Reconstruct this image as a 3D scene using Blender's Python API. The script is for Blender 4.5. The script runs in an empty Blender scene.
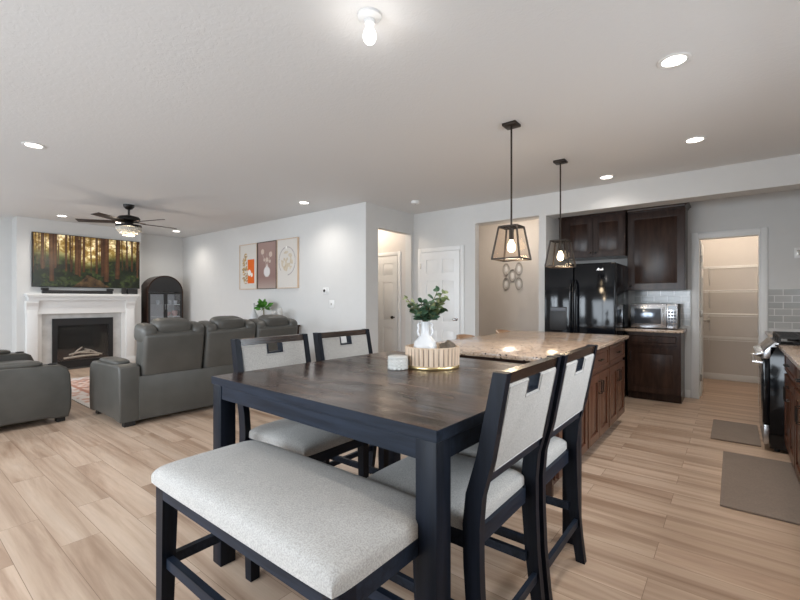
import bpy, bmesh, math, random
from mathutils import Vector, Matrix
from math import pi, sin, cos, radians as R

S = bpy.context.scene
COL = S.collection

# ------------------------------------------------------------------ camera
cam_d = bpy.data.cameras.new('camera')
cam = bpy.data.objects.new('camera', cam_d); COL.objects.link(cam)
cam_d.sensor_width = 36.0
cam_d.lens = 420.0 / 800.0 * 36.0
cam_d.clip_start = 0.05
YAW = math.atan2(333, 420)
cam.location = (0, 0, 1.29)
cam.rotation_euler = (pi / 2, 0, YAW)
S.camera = cam

# ------------------------------------------------------------------ world, exposure, window light
S.view_settings.view_transform = 'Standard'
S.view_settings.look = 'None'
S.view_settings.gamma = 1.0
S.view_settings.use_curve_mapping = False
S.view_settings.exposure = 0.0
S.render.film_transparent = False
w = bpy.data.worlds.new('daylight'); S.world = w; w.use_nodes = True
bg = w.node_tree.nodes['Background']
bg.inputs[0].default_value = (0.80, 0.90, 1.0, 1); bg.inputs[1].default_value = 1.6

def area(name, loc, rot, sx, sy, power, color=(1, 1, 1)):
    l = bpy.data.lights.new(name, 'AREA'); l.shape = 'RECTANGLE'; l.size = sx; l.size_y = sy
    l.energy = power; l.color = color
    o = bpy.data.objects.new(name, l); COL.objects.link(o); o.location = loc; o.rotation_euler = rot
    return o
DAY = (0.82, 0.91, 1.0)
WIN_BACK = [(-9.2, -6.6, 0.7, 2.35), (-5.6, -4.2, 0.7, 2.35), (-3.3, -0.7, 0.02, 2.15)]   # x0, x1, z0, z1 in the wall behind the camera
WIN_RIGHT = (1.6, 3.6, 1.12, 2.2)                                    # y0, y1, z0, z1 in the wall over the sink
POW_BACK = [150, 110, 180]
for (x0, x1, z0, z1), p in zip(WIN_BACK, POW_BACK):
    area('window_daylight', ((x0 + x1) / 2, -2.05, (z0 + z1) / 2 + .35), (pi / 2 - .6, 0, 0), x1 - x0, z1 - z0, p, DAY)
y0, y1, z0, z1 = WIN_RIGHT
area('window_daylight', (1.55, (y0 + y1) / 2, (z0 + z1) / 2 + .3), (pi / 2 - .6, 0, pi / 2), y1 - y0, z1 - z0, 90, DAY)
CAN_POWER = 34.0
WARM = (1.0, 0.84, 0.68)

# ------------------------------------------------------------------ materials
def lin(c):
    return tuple((x / 255 / 12.92) if x / 255 <= .04045 else ((x / 255 + .055) / 1.055) ** 2.4 for x in c)

class NT:
    def __init__(s, name):
        s.m = bpy.data.materials.new(name); s.m.use_nodes = True
        s.t = s.m.node_tree; s.b = s.t.nodes['Principled BSDF']
    def n(s, typ, **kw):
        nd = s.t.nodes.new(typ)
        for k, v in kw.items():
            if k.startswith('i_'):
                nd.inputs[k[2:].replace('_', ' ')].default_value = v
            else:
                setattr(nd, k, v)
        return nd
    def l(s, a, b): s.t.links.new(a, b)
    def coords(s, scale=(1, 1, 1), loc=(0, 0, 0), rot=(0, 0, 0), kind='Object'):
        tc = s.n('ShaderNodeTexCoord'); mp = s.n('ShaderNodeMapping')
        mp.inputs['Scale'].default_value = scale; mp.inputs['Location'].default_value = loc; mp.inputs['Rotation'].default_value = rot
        s.l(tc.outputs[kind], mp.inputs['Vector']); return mp.outputs['Vector']
    def ramp(s, fac, stops):
        r = s.n('ShaderNodeValToRGB'); e = r.color_ramp.elements
        e[0].position = stops[0][0]; e[0].color = (*stops[0][1], 1)
        e[1].position = stops[-1][0]; e[1].color = (*stops[-1][1], 1)
        for p, c in stops[1:-1]:
            q = e.new(p); q.color = (*c, 1)
        s.l(fac, r.inputs[0]); return r.outputs[0]
    def mix(s, a, b, fac, mode='MIX'):
        m = s.n('ShaderNodeMix', data_type='RGBA', blend_type=mode)
        for v, i in ((fac, 0), (a, 6), (b, 7)):
            if hasattr(v, 'links'): s.l(v, m.inputs[i])
            else: m.inputs[i].default_value = v if i == 0 else (*v, 1)
        return m.outputs[2]
    def base(s, v):
        if hasattr(v, 'links'): s.l(v, s.b.inputs['Base Color'])
        else: s.b.inputs['Base Color'].default_value = (*v, 1)
    def bump(s, h, strength=.2, dist=.01):
        b = s.n('ShaderNodeBump'); b.inputs['Strength'].default_value = strength; b.inputs['Distance'].default_value = dist
        s.l(h, b.inputs['Height']); s.l(b.outputs[0], s.b.inputs['Normal'])
    def set(s, rough=None, metal=None, spec=None, **kw):
        if rough is not None: s.b.inputs['Roughness'].default_value = rough
        if metal is not None: s.b.inputs['Metallic'].default_value = metal
        if spec is not None: s.b.inputs['Specular IOR Level'].default_value = spec
        for k, v in kw.items(): s.b.inputs[k.replace('_', ' ')].default_value = v
        return s

def paint(name, c, rough=.6, var=.02, bump=.0, bscale=60, metal=0, spec=.5):
    t = NT(name); nz = t.n('ShaderNodeTexNoise', i_Scale=9.0, i_Detail=3.0); t.l(t.coords(), nz.inputs['Vector'])
    lo = tuple(max(0, x * (1 - var)) for x in c); hi = tuple(min(1, x * (1 + var)) for x in c)
    t.base(t.ramp(nz.outputs['Fac'], [(.3, lo), (.7, hi)])); t.set(rough, metal, spec)
    if bump:
        n2 = t.n('ShaderNodeTexNoise', i_Scale=float(bscale), i_Detail=4.0); t.l(t.coords(), n2.inputs['Vector']); t.bump(n2.outputs['Fac'], bump)
    return t.m

def emit(name, c, strength):
    t = NT(name); t.base(c); t.b.inputs['Emission Color'].default_value = (*c, 1); t.b.inputs['Emission Strength'].default_value = strength
    return t.m

M = {}
M['wall'] = paint('wall_paint', (.66, .655, .64), .75, .01, .06, 220)
M['beige_wall'] = paint('hall_wall_paint', (.64, .61, .58), .75, .01, .05, 220)
M['trim'] = paint('white_trim_paint', (.78, .78, .77), .4, .01)
M['white'] = paint('white_gloss', (.80, .80, .79), .3, .01)
def ceiling_mat():
    t = NT('textured_ceiling_paint'); t.base((.72, .722, .72)); t.set(.85)
    n = t.n('ShaderNodeTexNoise', i_Scale=26.0, i_Detail=3.0, i_Distortion=1.2); t.l(t.coords(), n.inputs['Vector'])
    t.bump(t.ramp(n.outputs['Fac'], [(.42, (0, 0, 0)), (.6, (1, 1, 1))]), .14, .004); return t.m
M['ceiling'] = ceiling_mat()

def floor_mat():
    t = NT('oak_plank_floor')
    v = t.coords(loc=(.31, -.073, 0))
    def brick(c1, c2, mort):
        b = t.n('ShaderNodeTexBrick'); t.l(v, b.inputs['Vector'])
        b.offset = .37; b.offset_frequency = 2; b.squash = 1
        b.inputs['Scale'].default_value = 1; b.inputs['Mortar Size'].default_value = .0011; b.inputs['Mortar Smooth'].default_value = .2
        b.inputs['Bias'].default_value = 0; b.inputs['Brick Width'].default_value = 1.22; b.inputs['Row Height'].default_value = .181
        b.inputs['Color1'].default_value = (*c1, 1); b.inputs['Color2'].default_value = (*c2, 1); b.inputs['Mortar'].default_value = (*mort, 1)
        return b
    b = brick((0, 0, 0), (1, 1, 1), (.5, .5, .5))
    # per-plank offset so each plank has a grain of its own
    tc = t.n('ShaderNodeTexCoord'); sc = t.n('ShaderNodeVectorMath', operation='MULTIPLY'); sc.inputs[1].default_value = (.55, 7.5, 1)
    t.l(tc.outputs['Object'], sc.inputs[0])
    ad = t.n('ShaderNodeVectorMath', operation='ADD'); t.l(sc.outputs[0], ad.inputs[0])
    ml = t.n('ShaderNodeVectorMath', operation='SCALE'); ml.inputs['Scale'].default_value = 37.0
    t.l(b.outputs['Color'], ml.inputs[0]); t.l(ml.outputs[0], ad.inputs[1])
    g1 = t.n('ShaderNodeTexNoise', i_Scale=1.0, i_Detail=5.0, i_Roughness=.6, i_Distortion=.7); t.l(ad.outputs[0], g1.inputs['Vector'])
    g2 = t.n('ShaderNodeTexNoise', i_Scale=5.5, i_Detail=4.0, i_Roughness=.65, i_Distortion=.3); t.l(ad.outputs[0], g2.inputs['Vector'])
    c = t.ramp(g1.outputs['Fac'], [(.28, lin((158, 130, 108))), (.43, lin((186, 160, 138))), (.56, lin((206, 182, 160))), (.75, lin((215, 194, 174)))])
    f = t.ramp(g2.outputs['Fac'], [(.3, (.86, .85, .84)), (.65, (1, 1, 1))])
    c = t.mix(c, f, .8, 'MULTIPLY')
    c = t.mix(c, (.90, .885, .875), 1.0, 'MULTIPLY')
    pl = t.ramp(b.outputs['Color'], [(0, (.92, .905, .89)), (.5, (.98, .98, .98)), (1, (1.06, 1.05, 1.05))])
    c = t.mix(c, pl, .9, 'MULTIPLY')
    c = t.mix(c, lin((112, 86, 66)), b.outputs['Fac'])
    t.base(c); t.set(.36, spec=.42)
    inv = t.n('ShaderNodeMath', operation='SUBTRACT'); inv.inputs[0].default_value = 1; t.l(b.outputs['Fac'], inv.inputs[1])
    t.bump(inv.outputs[0], .25, .002)
    return t.m
M['floor'] = floor_mat()

def wood(name, dark, light, rough, scale=(2, 30, 30), spec=.5, bump=.05, coat=0):
    t = NT(name)
    n = t.n('ShaderNodeTexNoise', i_Scale=1.0, i_Detail=6.0, i_Roughness=.6, i_Distortion=.6); t.l(t.coords(scale), n.inputs['Vector'])
    t.base(t.ramp(n.outputs['Fac'], [(.3, dark), (.7, light)])); t.set(rough, spec=spec)
    if coat: t.set(Coat_Weight=coat, Coat_Roughness=.15)
    if bump: t.bump(n.outputs['Fac'], bump, .004)
    return t.m
M['black_wood'] = wood('black_stained_wood', (.005, .008, .014), (.016, .023, .038), .45, (3, 40, 40), spec=.18)
M['black_wood_v'] = wood('black_stained_wood_upright', (.003, .0045, .008), (.008, .011, .019), .42, (40, 40, 3), spec=.16)
M['rail_wood'] = wood('dark_brown_rail_wood', (.014, .008, .006), (.045, .026, .018), .24, (3, 40, 40), spec=.55)
def table_mat():
    t = NT('worn_dark_tabletop'); v = t.coords(loc=(.2, .05, 0))
    b = t.n('ShaderNodeTexBrick'); t.l(v, b.inputs['Vector']); b.offset = .5
    for k, q in (('Scale', 1), ('Mortar Size', .0016), ('Mortar Smooth', .3), ('Brick Width', 3.0), ('Row Height', .152), ('Bias', 0)): b.inputs[k].default_value = q
    b.inputs['Color1'].default_value = (0, 0, 0, 1); b.inputs['Color2'].default_value = (1, 1, 1, 1); b.inputs['Mortar'].default_value = (.5, .5, .5, 1)
    n = t.n('ShaderNodeTexNoise', i_Scale=1.0, i_Detail=6.0, i_Roughness=.65, i_Distortion=.8); t.l(t.coords((1.6, 22, 10)), n.inputs['Vector'])
    n2 = t.n('ShaderNodeTexNoise', i_Scale=1.0, i_Detail=3.0); t.l(t.coords((2.2, 5, 5)), n2.inputs['Vector'])
    c = t.ramp(n.outputs['Fac'], [(.32, (.008, .005, .004)), (.5, (.040, .021, .014)), (.68, (.105, .058, .037))])
    c = t.mix(c, t.ramp(b.outputs['Color'], [(0, (.65, .62, .60)), (1, (1.15, 1.1, 1.05))]), 1.0, 'MULTIPLY')
    c = t.mix(c, (.004, .003, .003), b.outputs['Fac']); t.base(c); t.set(.22, spec=.42)
    rr = t.ramp(n2.outputs['Fac'], [(.35, (.16, .16, .16)), (.65, (.32, .32, .32))]); t.l(rr, t.b.inputs['Roughness'])
    inv = t.n('ShaderNodeMath', operation='SUBTRACT'); t.l(n.outputs['Fac'], inv.inputs[0]); t.l(b.outputs['Fac'], inv.inputs[1])
    t.bump(inv.outputs[0], .30, .004); return t.m
M['table_top'] = table_mat()
M['espresso'] = wood('espresso_cabinet_wood', (.022, .011, .008), (.050, .026, .018), .26, (20, 20, 2.5), spec=.28)
M['espresso_lit'] = wood('espresso_cabinet_wood_lit', (.060, .022, .012), (.125, .052, .030), .30, (20, 20, 2.5), spec=.4)  # same espresso wood, window light painted in as a redder, lighter tone
M['blade_wood'] = wood('dark_brown_fan_blade', (.020, .012, .009), (.05, .03, .022), .4, (8, 8, 8))
M['stool_wood'] = wood('tan_wood', (.26, .15, .085), (.42, .26, .16), .4, (6, 30, 30))
M['tray_wood'] = wood('pale_wood', (.55, .40, .28), (.68, .53, .40), .55, (30, 30, 4))
M['driftwood'] = wood('dark_driftwood', (.06, .045, .03), (.16, .12, .085), .7, (20, 20, 20), bump=.4)

def fabric(name, c, var=.20, scale=230):
    t = NT(name)
    n = t.n('ShaderNodeTexNoise', i_Scale=float(scale), i_Detail=2.0); t.l(t.coords(), n.inputs['Vector'])
    n2 = t.n('ShaderNodeTexNoise', i_Scale=10.0, i_Detail=3.0); t.l(t.coords(), n2.inputs['Vector'])
    a = t.ramp(n.outputs['Fac'], [(.34, tuple(x * (1 - var) for x in c)), (.64, tuple(min(1, x * (1 + var * .6)) for x in c))])
    b = t.ramp(n2.outputs['Fac'], [(.3, (.93, .93, .93)), (.7, (1, 1, 1))])
    t.base(t.mix(a, b, 1.0, 'MULTIPLY')); t.set(.9, spec=.2, Sheen_Weight=.15); t.bump(n.outputs['Fac'], .25, .002); return t.m
M['fabric'] = fabric('light_grey_upholstery', (.43, .412, .388))
M['piping'] = paint('grey_piping', (.36, .35, .34), .9)
def leather():
    t = NT('grey_leather'); n = t.n('ShaderNodeTexNoise', i_Scale=5.0, i_Detail=4.0); t.l(t.coords(), n.inputs['Vector'])
    t.base(t.ramp(n.outputs['Fac'], [(.3, (.068, .066, .059)), (.7, (.090, .087, .078))])); t.set(.42, spec=.5)
    v = t.n('ShaderNodeTexVoronoi', i_Scale=260.0); t.l(t.coords(), v.inputs['Vector']); t.bump(v.outputs['Distance'], .12, .002); return t.m
M['leather'] = leather()
M['black_plastic'] = paint('black_plastic', (.012, .012, .013), .45)
M['black_gloss'] = paint('glossy_black_appliance', (.004, .005, .007), .09, .02, spec=.35)
M['dark_glass'] = paint('dark_glass', (.010, .012, .016), .06, .02, spec=.6)
M['bronze'] = paint('dark_bronze_metal', (.035, .026, .020), .4, .1, metal=.6)
M['bronze_dark'] = paint('oil_rubbed_bronze', (.014, .012, .011), .38, .1, metal=.4)
M['steel'] = paint('stainless_steel', (.55, .56, .58), .26, .03, metal=1)
M['chrome'] = paint('chrome', (.75, .75, .76), .15, .02, metal=1)
M['nickel'] = paint('satin_nickel', (.45, .43, .40), .3, .02, metal=1)
M['gold'] = paint('brushed_gold', (.75, .58, .30), .3, .05, metal=.9)
M['ceramic'] = paint('white_ceramic', (.66, .66, .66), .28, .01)
M['porcelain'] = paint('matte_white_ceramic', (.56, .55, .52), .6, .06)
M['groove_shade'] = paint('dark_groove_shade', (.16, .12, .09), .8)  # brown that paints the shade between the tray ribs
M['oven_glass'] = paint('silvery_oven_glass', (.16, .18, .21), .14, .03, metal=.7)
M['key'] = paint('grey_keypad', (.10, .11, .13), .4)
M['iron'] = paint('cast_iron', (.012, .011, .011), .6)
M['copper'] = paint('warm_copper_knob', (.45, .32, .24), .25, .03, metal=.9)
M['mat'] = fabric('taupe_kitchen_mat', (.235, .185, .150), .08, 90)
M['log'] = paint('pale_ceramic_log', (.45, .40, .35), .85, .35)
M['stem'] = paint('plant_stem', (.18, .16, .07), .7)
M['screen_frame'] = paint('screen_bezel', (.006, .006, .006), .3)
def leafm(name, a, b):
    t = NT(name); n = t.n('ShaderNodeTexNoise', i_Scale=16.0, i_Detail=3.0); t.l(t.coords(), n.inputs['Vector'])
    t.base(t.ramp(n.outputs['Fac'], [(.35, a), (.65, b)])); t.set(.5, spec=.4); return t.m
M['euc'] = leafm('eucalyptus_leaf', (.035, .085, .045), (.13, .21, .12))
M['euc_light'] = leafm('pale_eucalyptus_leaf', (.20, .26, .11), (.36, .38, .20))
M['leaf'] = leafm('bright_green_leaf', (.04, .16, .02), (.12, .34, .05))

def glass(name, tint, alpha, rough=.05):
    t = NT(name); tr = t.n('ShaderNodeBsdfTransparent'); tr.inputs[0].default_value = (*tint, 1)
    gl = t.n('ShaderNodeBsdfGlossy'); gl.inputs['Roughness'].default_value = rough
    mx = t.n('ShaderNodeMixShader'); mx.inputs[0].default_value = alpha
    t.l(tr.outputs[0], mx.inputs[1]); t.l(gl.outputs[0], mx.inputs[2])
    out = t.t.nodes['Material Output']; t.l(mx.outputs[0], out.inputs[0]); return t.m
M['glass'] = glass('clear_glass', (.97, .97, .96), .05)
M['amber_glass'] = glass('smoky_glass', (.90, .85, .80), .035, .02)
M['cab_glass'] = glass('cabinet_glass', (.93, .95, .98), .10)
M['crystal'] = paint('cut_crystal', (.72, .68, .60), .12, .15)
M['bulb'] = emit('glowing_bulb', (1.0, .83, .58), 7)
M['bulb_white'] = emit('glowing_white_bulb', (1.0, .97, .93), 3.2)
M['can_glow'] = emit('recessed_lens', (1.0, .93, .84), 9)
M['fan_glow'] = emit('fan_bulb', (1.0, .88, .70), 5)

def granite():
    t = NT('speckled_granite'); v = t.coords()
    n1 = t.n('ShaderNodeTexNoise', i_Scale=7.0, i_Detail=4.0); t.l(v, n1.inputs['Vector'])
    n2 = t.n('ShaderNodeTexNoise', i_Scale=120.0, i_Detail=3.0, i_Roughness=.7); t.l(v, n2.inputs['Vector'])
    vo = t.n('ShaderNodeTexVoronoi', i_Scale=95.0); t.l(v, vo.inputs['Vector'])
    a = t.ramp(n1.outputs['Fac'], [(.35, lin((168, 138, 114))), (.65, lin((198, 172, 148)))])
    b = t.ramp(n2.outputs['Fac'], [(.34, lin((70, 52, 42))), (.46, lin((190, 165, 142))), (.62, lin((228, 218, 206)))])
    c = t.mix(a, b, .40)
    hs = t.n('ShaderNodeSeparateColor'); t.l(vo.outputs['Color'], hs.inputs[0])
    th = t.n('ShaderNodeMath', operation='GREATER_THAN'); th.inputs[1].default_value = .90; t.l(hs.outputs[0], th.inputs[0])
    c = t.mix(c, lin((58, 46, 40)), th.outputs[0])
    t.base(c); t.set(.16, spec=.5); return t.m
M['granite'] = granite()

def tile_mat():
    t = NT('subway_tile'); tc = t.n('ShaderNodeTexCoord'); sp = t.n('ShaderNodeSeparateXYZ'); t.l(tc.outputs['Object'], sp.inputs[0])
    cb = t.n('ShaderNodeCombineXYZ'); t.l(sp.outputs['X'], cb.inputs['X']); t.l(sp.outputs['Z'], cb.inputs['Y'])
    b = t.n('ShaderNodeTexBrick'); t.l(cb.outputs[0], b.inputs['Vector'])
    b.inputs['Scale'].default_value = 1; b.inputs['Mortar Size'].default_value = .0035; b.inputs['Brick Width'].default_value = .155; b.inputs['Row Height'].default_value = .079
    b.inputs['Color1'].default_value = (.40, .405, .395, 1); b.inputs['Color2'].default_value = (.47, .47, .46, 1); b.inputs['Mortar'].default_value = (.72, .72, .70, 1)
    t.base(b.outputs['Color']); t.set(.12, spec=.55)
    inv = t.n('ShaderNodeMath', operation='SUBTRACT'); inv.inputs[0].default_value = 1; t.l(b.outputs['Fac'], inv.inputs[1]); t.bump(inv.outputs[0], .4, .003); return t.m
M['tile'] = tile_mat()
def surround_mat():
    t = NT('fireplace_surround_stone'); n = t.n('ShaderNodeTexNoise', i_Scale=6.0, i_Detail=6.0); t.l(t.coords(), n.inputs['Vector'])
    t.base(t.ramp(n.outputs['Fac'], [(.3, (.50, .50, .49)), (.7, (.66, .66, .65))])); t.set(.4); return t.m
M['surround'] = surround_mat()
def vcol(name, rough=.6, em=0.0):
    t = NT(name); a = t.n('ShaderNodeVertexColor'); a.layer_name = 'pic'; t.l(a.outputs['Color'], t.b.inputs['Base Color']); t.set(rough)
    if em:
        t.base((.01, .01, .01)); t.l(a.outputs['Color'], t.b.inputs['Emission Color']); t.b.inputs['Emission Strength'].default_value = em; t.set(.25)
    return t.m
M['print'] = vcol('printed_canvas', .7)
M['screen'] = vcol('lit_screen', .3, .58)
M['rugcol'] = vcol('woven_rug', .95)

# ------------------------------------------------------------------ mesh helpers
class MB:
    def __init__(s): s.bm = bmesh.new()
    def _ap(s, vs, mat):
        if mat is not None: bmesh.ops.transform(s.bm, matrix=mat, verts=vs)
    def box(s, x0, x1, y0, y1, z0, z1, bev=0, seg=2, mat=None):
        r = bmesh.ops.create_cube(s.bm, size=1); vs = r['verts']
        for v in vs:
            v.co = Vector(((x0 + x1) / 2 + v.co.x * (x1 - x0), (y0 + y1) / 2 + v.co.y * (y1 - y0), (z0 + z1) / 2 + v.co.z * (z1 - z0)))
        if bev:
            es = list({e for v in vs for e in v.link_edges})
            before = set(s.bm.verts) - set(vs)
            bmesh.ops.bevel(s.bm, geom=es, offset=bev, segments=seg, profile=.5, affect='EDGES', clamp_overlap=True)
            vs = [v for v in s.bm.verts if v not in before]
        s._ap(vs, mat); return s
    def loft(s, rings, cap=True):
        L = [[s.bm.verts.new(p) for p in r] for r in rings]
        n = len(L[0])
        for a, b in zip(L, L[1:]):
            for i in range(n):
                s.bm.faces.new((a[i], a[(i + 1) % n], b[(i + 1) % n], b[i]))
        if cap:
            s.bm.faces.new(L[0][::-1]); s.bm.faces.new(L[-1])
        return s
    def lathe(s, prof, c=(0, 0, 0), n=28, cap=True):
        return s.loft([[(c[0] + r * cos(2 * pi * i / n), c[1] + r * sin(2 * pi * i / n), c[2] + z) for i in range(n)] for r, z in prof], cap)
    def tube(s, pts, rad, n=8, cap=True):
        pts = [Vector(p) for p in pts]; rings = []
        rads = rad if isinstance(rad, (list, tuple)) else [rad] * len(pts)
        up = None
        for i, p in enumerate(pts):
            d = (pts[min(i + 1, len(pts) - 1)] - pts[max(i - 1, 0)]).normalized()
            if up is None:
                up = Vector((0, 0, 1)) if abs(d.z) < .9 else Vector((1, 0, 0))
            u = d.cross(up).normalized(); v = u.cross(d).normalized(); up = v
            rings.append([p + rads[i] * (cos(2 * pi * k / n) * u + sin(2 * pi * k / n) * v) for k in range(n)])
        return s.loft(rings, cap)
    def ring(s, c, R_, r, axis='Z', n=28, m=8, sx=1, sy=1):
        c = Vector(c); L = []
        for i in range(n):
            a = 2 * pi * i / n
            row = []
            for k in range(m):
                b = 2 * pi * k / m; q = R_ + r * cos(b)
                p = Vector((q * cos(a) * sx, q * sin(a) * sy, r * sin(b)))
                if axis == 'Y': p = Vector((p.x, p.z, p.y))
                if axis == 'X': p = Vector((p.z, p.x, p.y))
                row.append(s.bm.verts.new(c + p))
            L.append(row)
        for i in range(n):
            for k in range(m):
                s.bm.faces.new((L[i][k], L[(i + 1) % n][k], L[(i + 1) % n][(k + 1) % m], L[i][(k + 1) % m]))
        return s
    def prism(s, poly, axis, a, b, bev=0, seg=2, mat=None):
        """extrude a 2D polygon along an axis between a and b. axis X: poly=(y,z); Y: poly=(x,z); Z: poly=(x,y)"""
        def P(u, v, t): return {'X': (t, u, v), 'Y': (u, t, v), 'Z': (u, v, t)}[axis]
        before = set(s.bm.verts)
        lo = [s.bm.verts.new(P(u, v, a)) for u, v in poly]; hi = [s.bm.verts.new(P(u, v, b)) for u, v in poly]
        n = len(poly); fs = [s.bm.faces.new(lo[::-1]), s.bm.faces.new(hi)]
        for i in range(n): fs.append(s.bm.faces.new((lo[i], lo[(i + 1) % n], hi[(i + 1) % n], hi[i])))
        bmesh.ops.recalc_face_normals(s.bm, faces=fs)
        if bev:
            es = list(set(e for e in fs[0].edges) | set(e for e in fs[1].edges))
            bmesh.ops.bevel(s.bm, geom=es, offset=bev, segments=seg, profile=.5, affect='EDGES', clamp_overlap=True)
        s._ap([v for v in s.bm.verts if v not in before], mat); return s
    def pillow(s, c, size, e1=.5, e2=.4, nu=28, nv=14, mat=None):
        """superellipsoid: rounded cushion"""
        def sp(x, e): return math.copysign(abs(x) ** e, x)
        a, b, h = size[0] / 2, size[1] / 2, size[2] / 2
        before = set(s.bm.verts); rings = []
        for j in range(1, nv):
            ph = -pi / 2 + pi * j / nv
            rings.append([(c[0] + a * sp(cos(ph), e1) * sp(cos(2 * pi * i / nu), e2), c[1] + b * sp(cos(ph), e1) * sp(sin(2 * pi * i / nu), e2), c[2] + h * sp(sin(ph), e1)) for i in range(nu)])
        s.loft(rings); s._ap([v for v in s.bm.verts if v not in before], mat); return s
    def cushion(s, x0, x1, y0, y1, z0, side, dome, p=8, q=.30, nx=34, ny=18, mat=None):
        """upholstered seat: upright sides rolling over into a slightly domed top"""
        before = set(s.bm.verts); g = []
        for i in range(nx + 1):
            u = sin(pi / 2 * (2 * i / nx - 1)); row = []
            for j in range(ny + 1):
                v = sin(pi / 2 * (2 * j / ny - 1))
                e = max(0.0, (1 - abs(u) ** p) * (1 - abs(v) ** p)) ** q
                z = z0 + side * .35 + side * .65 * e + dome * (1 - u * u) * (1 - v * v)
                k = 1 - .012 * (1 - e)
                uu = u * math.sqrt(1 - .035 * v ** 8); vv = v * math.sqrt(1 - .035 * u ** 8)
                row.append(s.bm.verts.new(((x0 + x1) / 2 + uu * k * (x1 - x0) / 2, (y0 + y1) / 2 + vv * k * (y1 - y0) / 2, z)))
            g.append(row)
        for i in range(nx):
            for j in range(ny): s.bm.faces.new((g[i][j], g[i + 1][j], g[i + 1][j + 1], g[i][j + 1]))
        rim = [g[i][0] for i in range(nx)] + [g[nx][j] for j in range(ny)] + [g[i][ny] for i in range(nx, 0, -1)] + [g[0][j] for j in range(ny, 0, -1)]
        low = [s.bm.verts.new((v.co.x, v.co.y, z0)) for v in rim]; n = len(rim)
        for i in range(n): s.bm.faces.new((rim[i], low[i], low[(i + 1) % n], rim[(i + 1) % n]))
        s.bm.faces.new(low[::-1]); s._ap([v for v in s.bm.verts if v not in before], mat); return s
    def build(s, name, mat, parent=None, smooth=True, loc=(0, 0, 0), rotz=0, label=None, angle=38):
        bmesh.ops.recalc_face_normals(s.bm, faces=s.bm.faces)
        me = bpy.data.meshes.new(name); s.bm.to_mesh(me); s.bm.free()
        me.materials.append(M[mat] if isinstance(mat, str) else mat)
        if smooth:
            for p in me.polygons: p.use_smooth = True
            try: me.set_sharp_from_angle(angle=R(angle))
            except Exception: pass
        o = bpy.data.objects.new(name, me); COL.objects.link(o)
        o.location = loc; o.rotation_euler = (0, 0, rotz)
        if parent: o.parent = parent
        if label: o['label'] = label
        return o

def thing(name, label, cat, loc=(0, 0, 0), rz=0, group=None):
    o = bpy.data.objects.new(name, None); COL.objects.link(o); o.empty_display_size = .1
    o.location = loc; o.rotation_euler = (0, 0, rz); o['label'] = label; o['category'] = cat
    if group: o['group'] = group
    return o
def tag(o, label, cat, group=None):
    o['label'] = label; o['category'] = cat
    if group: o['group'] = group
    return o
def struct(o): o['kind'] = 'structure'; return o
def dup(root, loc, rz, label):
    r = root.copy(); COL.objects.link(r); r.location = loc; r.rotation_euler = (0, 0, rz); r['label'] = label
    for ch in list(root.children):
        c = ch.copy(); COL.objects.link(c); c.parent = r
        for g in list(ch.children):
            d = g.copy(); COL.objects.link(d); d.parent = c
    return r
def picture(name, w, h, nx, ny, fn, mat, parent, M4):
    """flat picture: a fine grid coloured by fn(u, v), u to the right, v up"""
    me = bpy.data.meshes.new(name); vs = []; cs = []
    for j in range(ny + 1):
        for i in range(nx + 1):
            u, v = i / nx, j / ny
            vs.append(M4 @ Vector(((u - .5) * w, 0, (v - .5) * h))); cs.append((*lin(fn(u, v)), 1))
    fs = [(j * (nx + 1) + i, j * (nx + 1) + i + 1, (j + 1) * (nx + 1) + i + 1, (j + 1) * (nx + 1) + i) for j in range(ny) for i in range(nx)]
    me.from_pydata(vs, [], fs); a = me.color_attributes.new('pic', 'FLOAT_COLOR', 'POINT')
    for k, c in enumerate(cs): a.data[k].color = c
    me.materials.append(M[mat]); o = bpy.data.objects.new(name, me); COL.objects.link(o)
    if parent: o.parent = parent
    return o

# ================================================================== STRUCTURE
H = 2.74
struct(MB().box(-11, 1.2, -1.5, 9.0, -.12, 0).build('floor', 'floor', smooth=False))
struct(MB().box(-11, 1.2, -1.5, 9.0, H, H + .12).build('ceiling', 'ceiling', smooth=False))
def wall(name, boxes, mat='wall'):
    m = MB()
    for b in boxes: m.box(*b)
    return struct(m.build(name, mat, smooth=False))
wall('wall_left', [(-10.25, -10.1, -1.5, 4.75, 0, H), (-10.1, -9.7, 1.57, 3.52, 0, H)])
wall('wall_living', [(-10.1, -4.25, 4.55, 4.72, 0, H)])
wall('wall_entry', [(-4.37, -4.25, 4.72, 4.82, 0, H), (-4.37, -4.25, 5.66, 5.73, 0, H), (-4.37, -4.25, 4.82, 5.66, 2.40, H)])
wall('wall_passage', [(-7.2, -4.37, 5.66, 5.78, 0, H), (-7.32, -7.2, 4.72, 5.78, 0, H)], 'beige_wall')
wall('wall_hall', [(-4.37, -3.08, 5.73, 5.85, 0, H), (-3.08, -2.1, 5.73, 5.85, 2.455, H)])
wall('wall_corridor', [(-4.3, -2.1, 7.45, 7.57, 0, H), (-4.42, -4.3, 5.85, 7.57, 0, H)], 'beige_wall')
wall('wall_pillar', [(-2.1, -2.0, 5.73, 7.45, 0, H)])
wall('wall_header', [(-2.0, .95, 5.73, 6.00, 2.443, H)])
wall('wall_kitchen', [(-2.0, -.36, 6.72, 6.84, 0, H), (.26, .95, 6.72, 6.84, 0, H), (-.36, .26, 6.72, 6.84, 2.10, H)])
wall('wall_pantry', [(-.60, .60, 8.55, 8.67, 0, H), (-.60, -.48, 6.84, 8.55, 0, H), (.48, .60, 6.84, 8.55, 0, H)], 'beige_wall')
y0, y1, z0, z1 = WIN_RIGHT
wall('wall_right', [(.95, 1.07, -1.5, y0, 0, H), (.95, 1.07, y1, 6.84, 0, H), (.95, 1.07, y0, y1, 0, z0), (.95, 1.07, y0, y1, z1, H)])
bx = []; xp = -10.25
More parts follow.
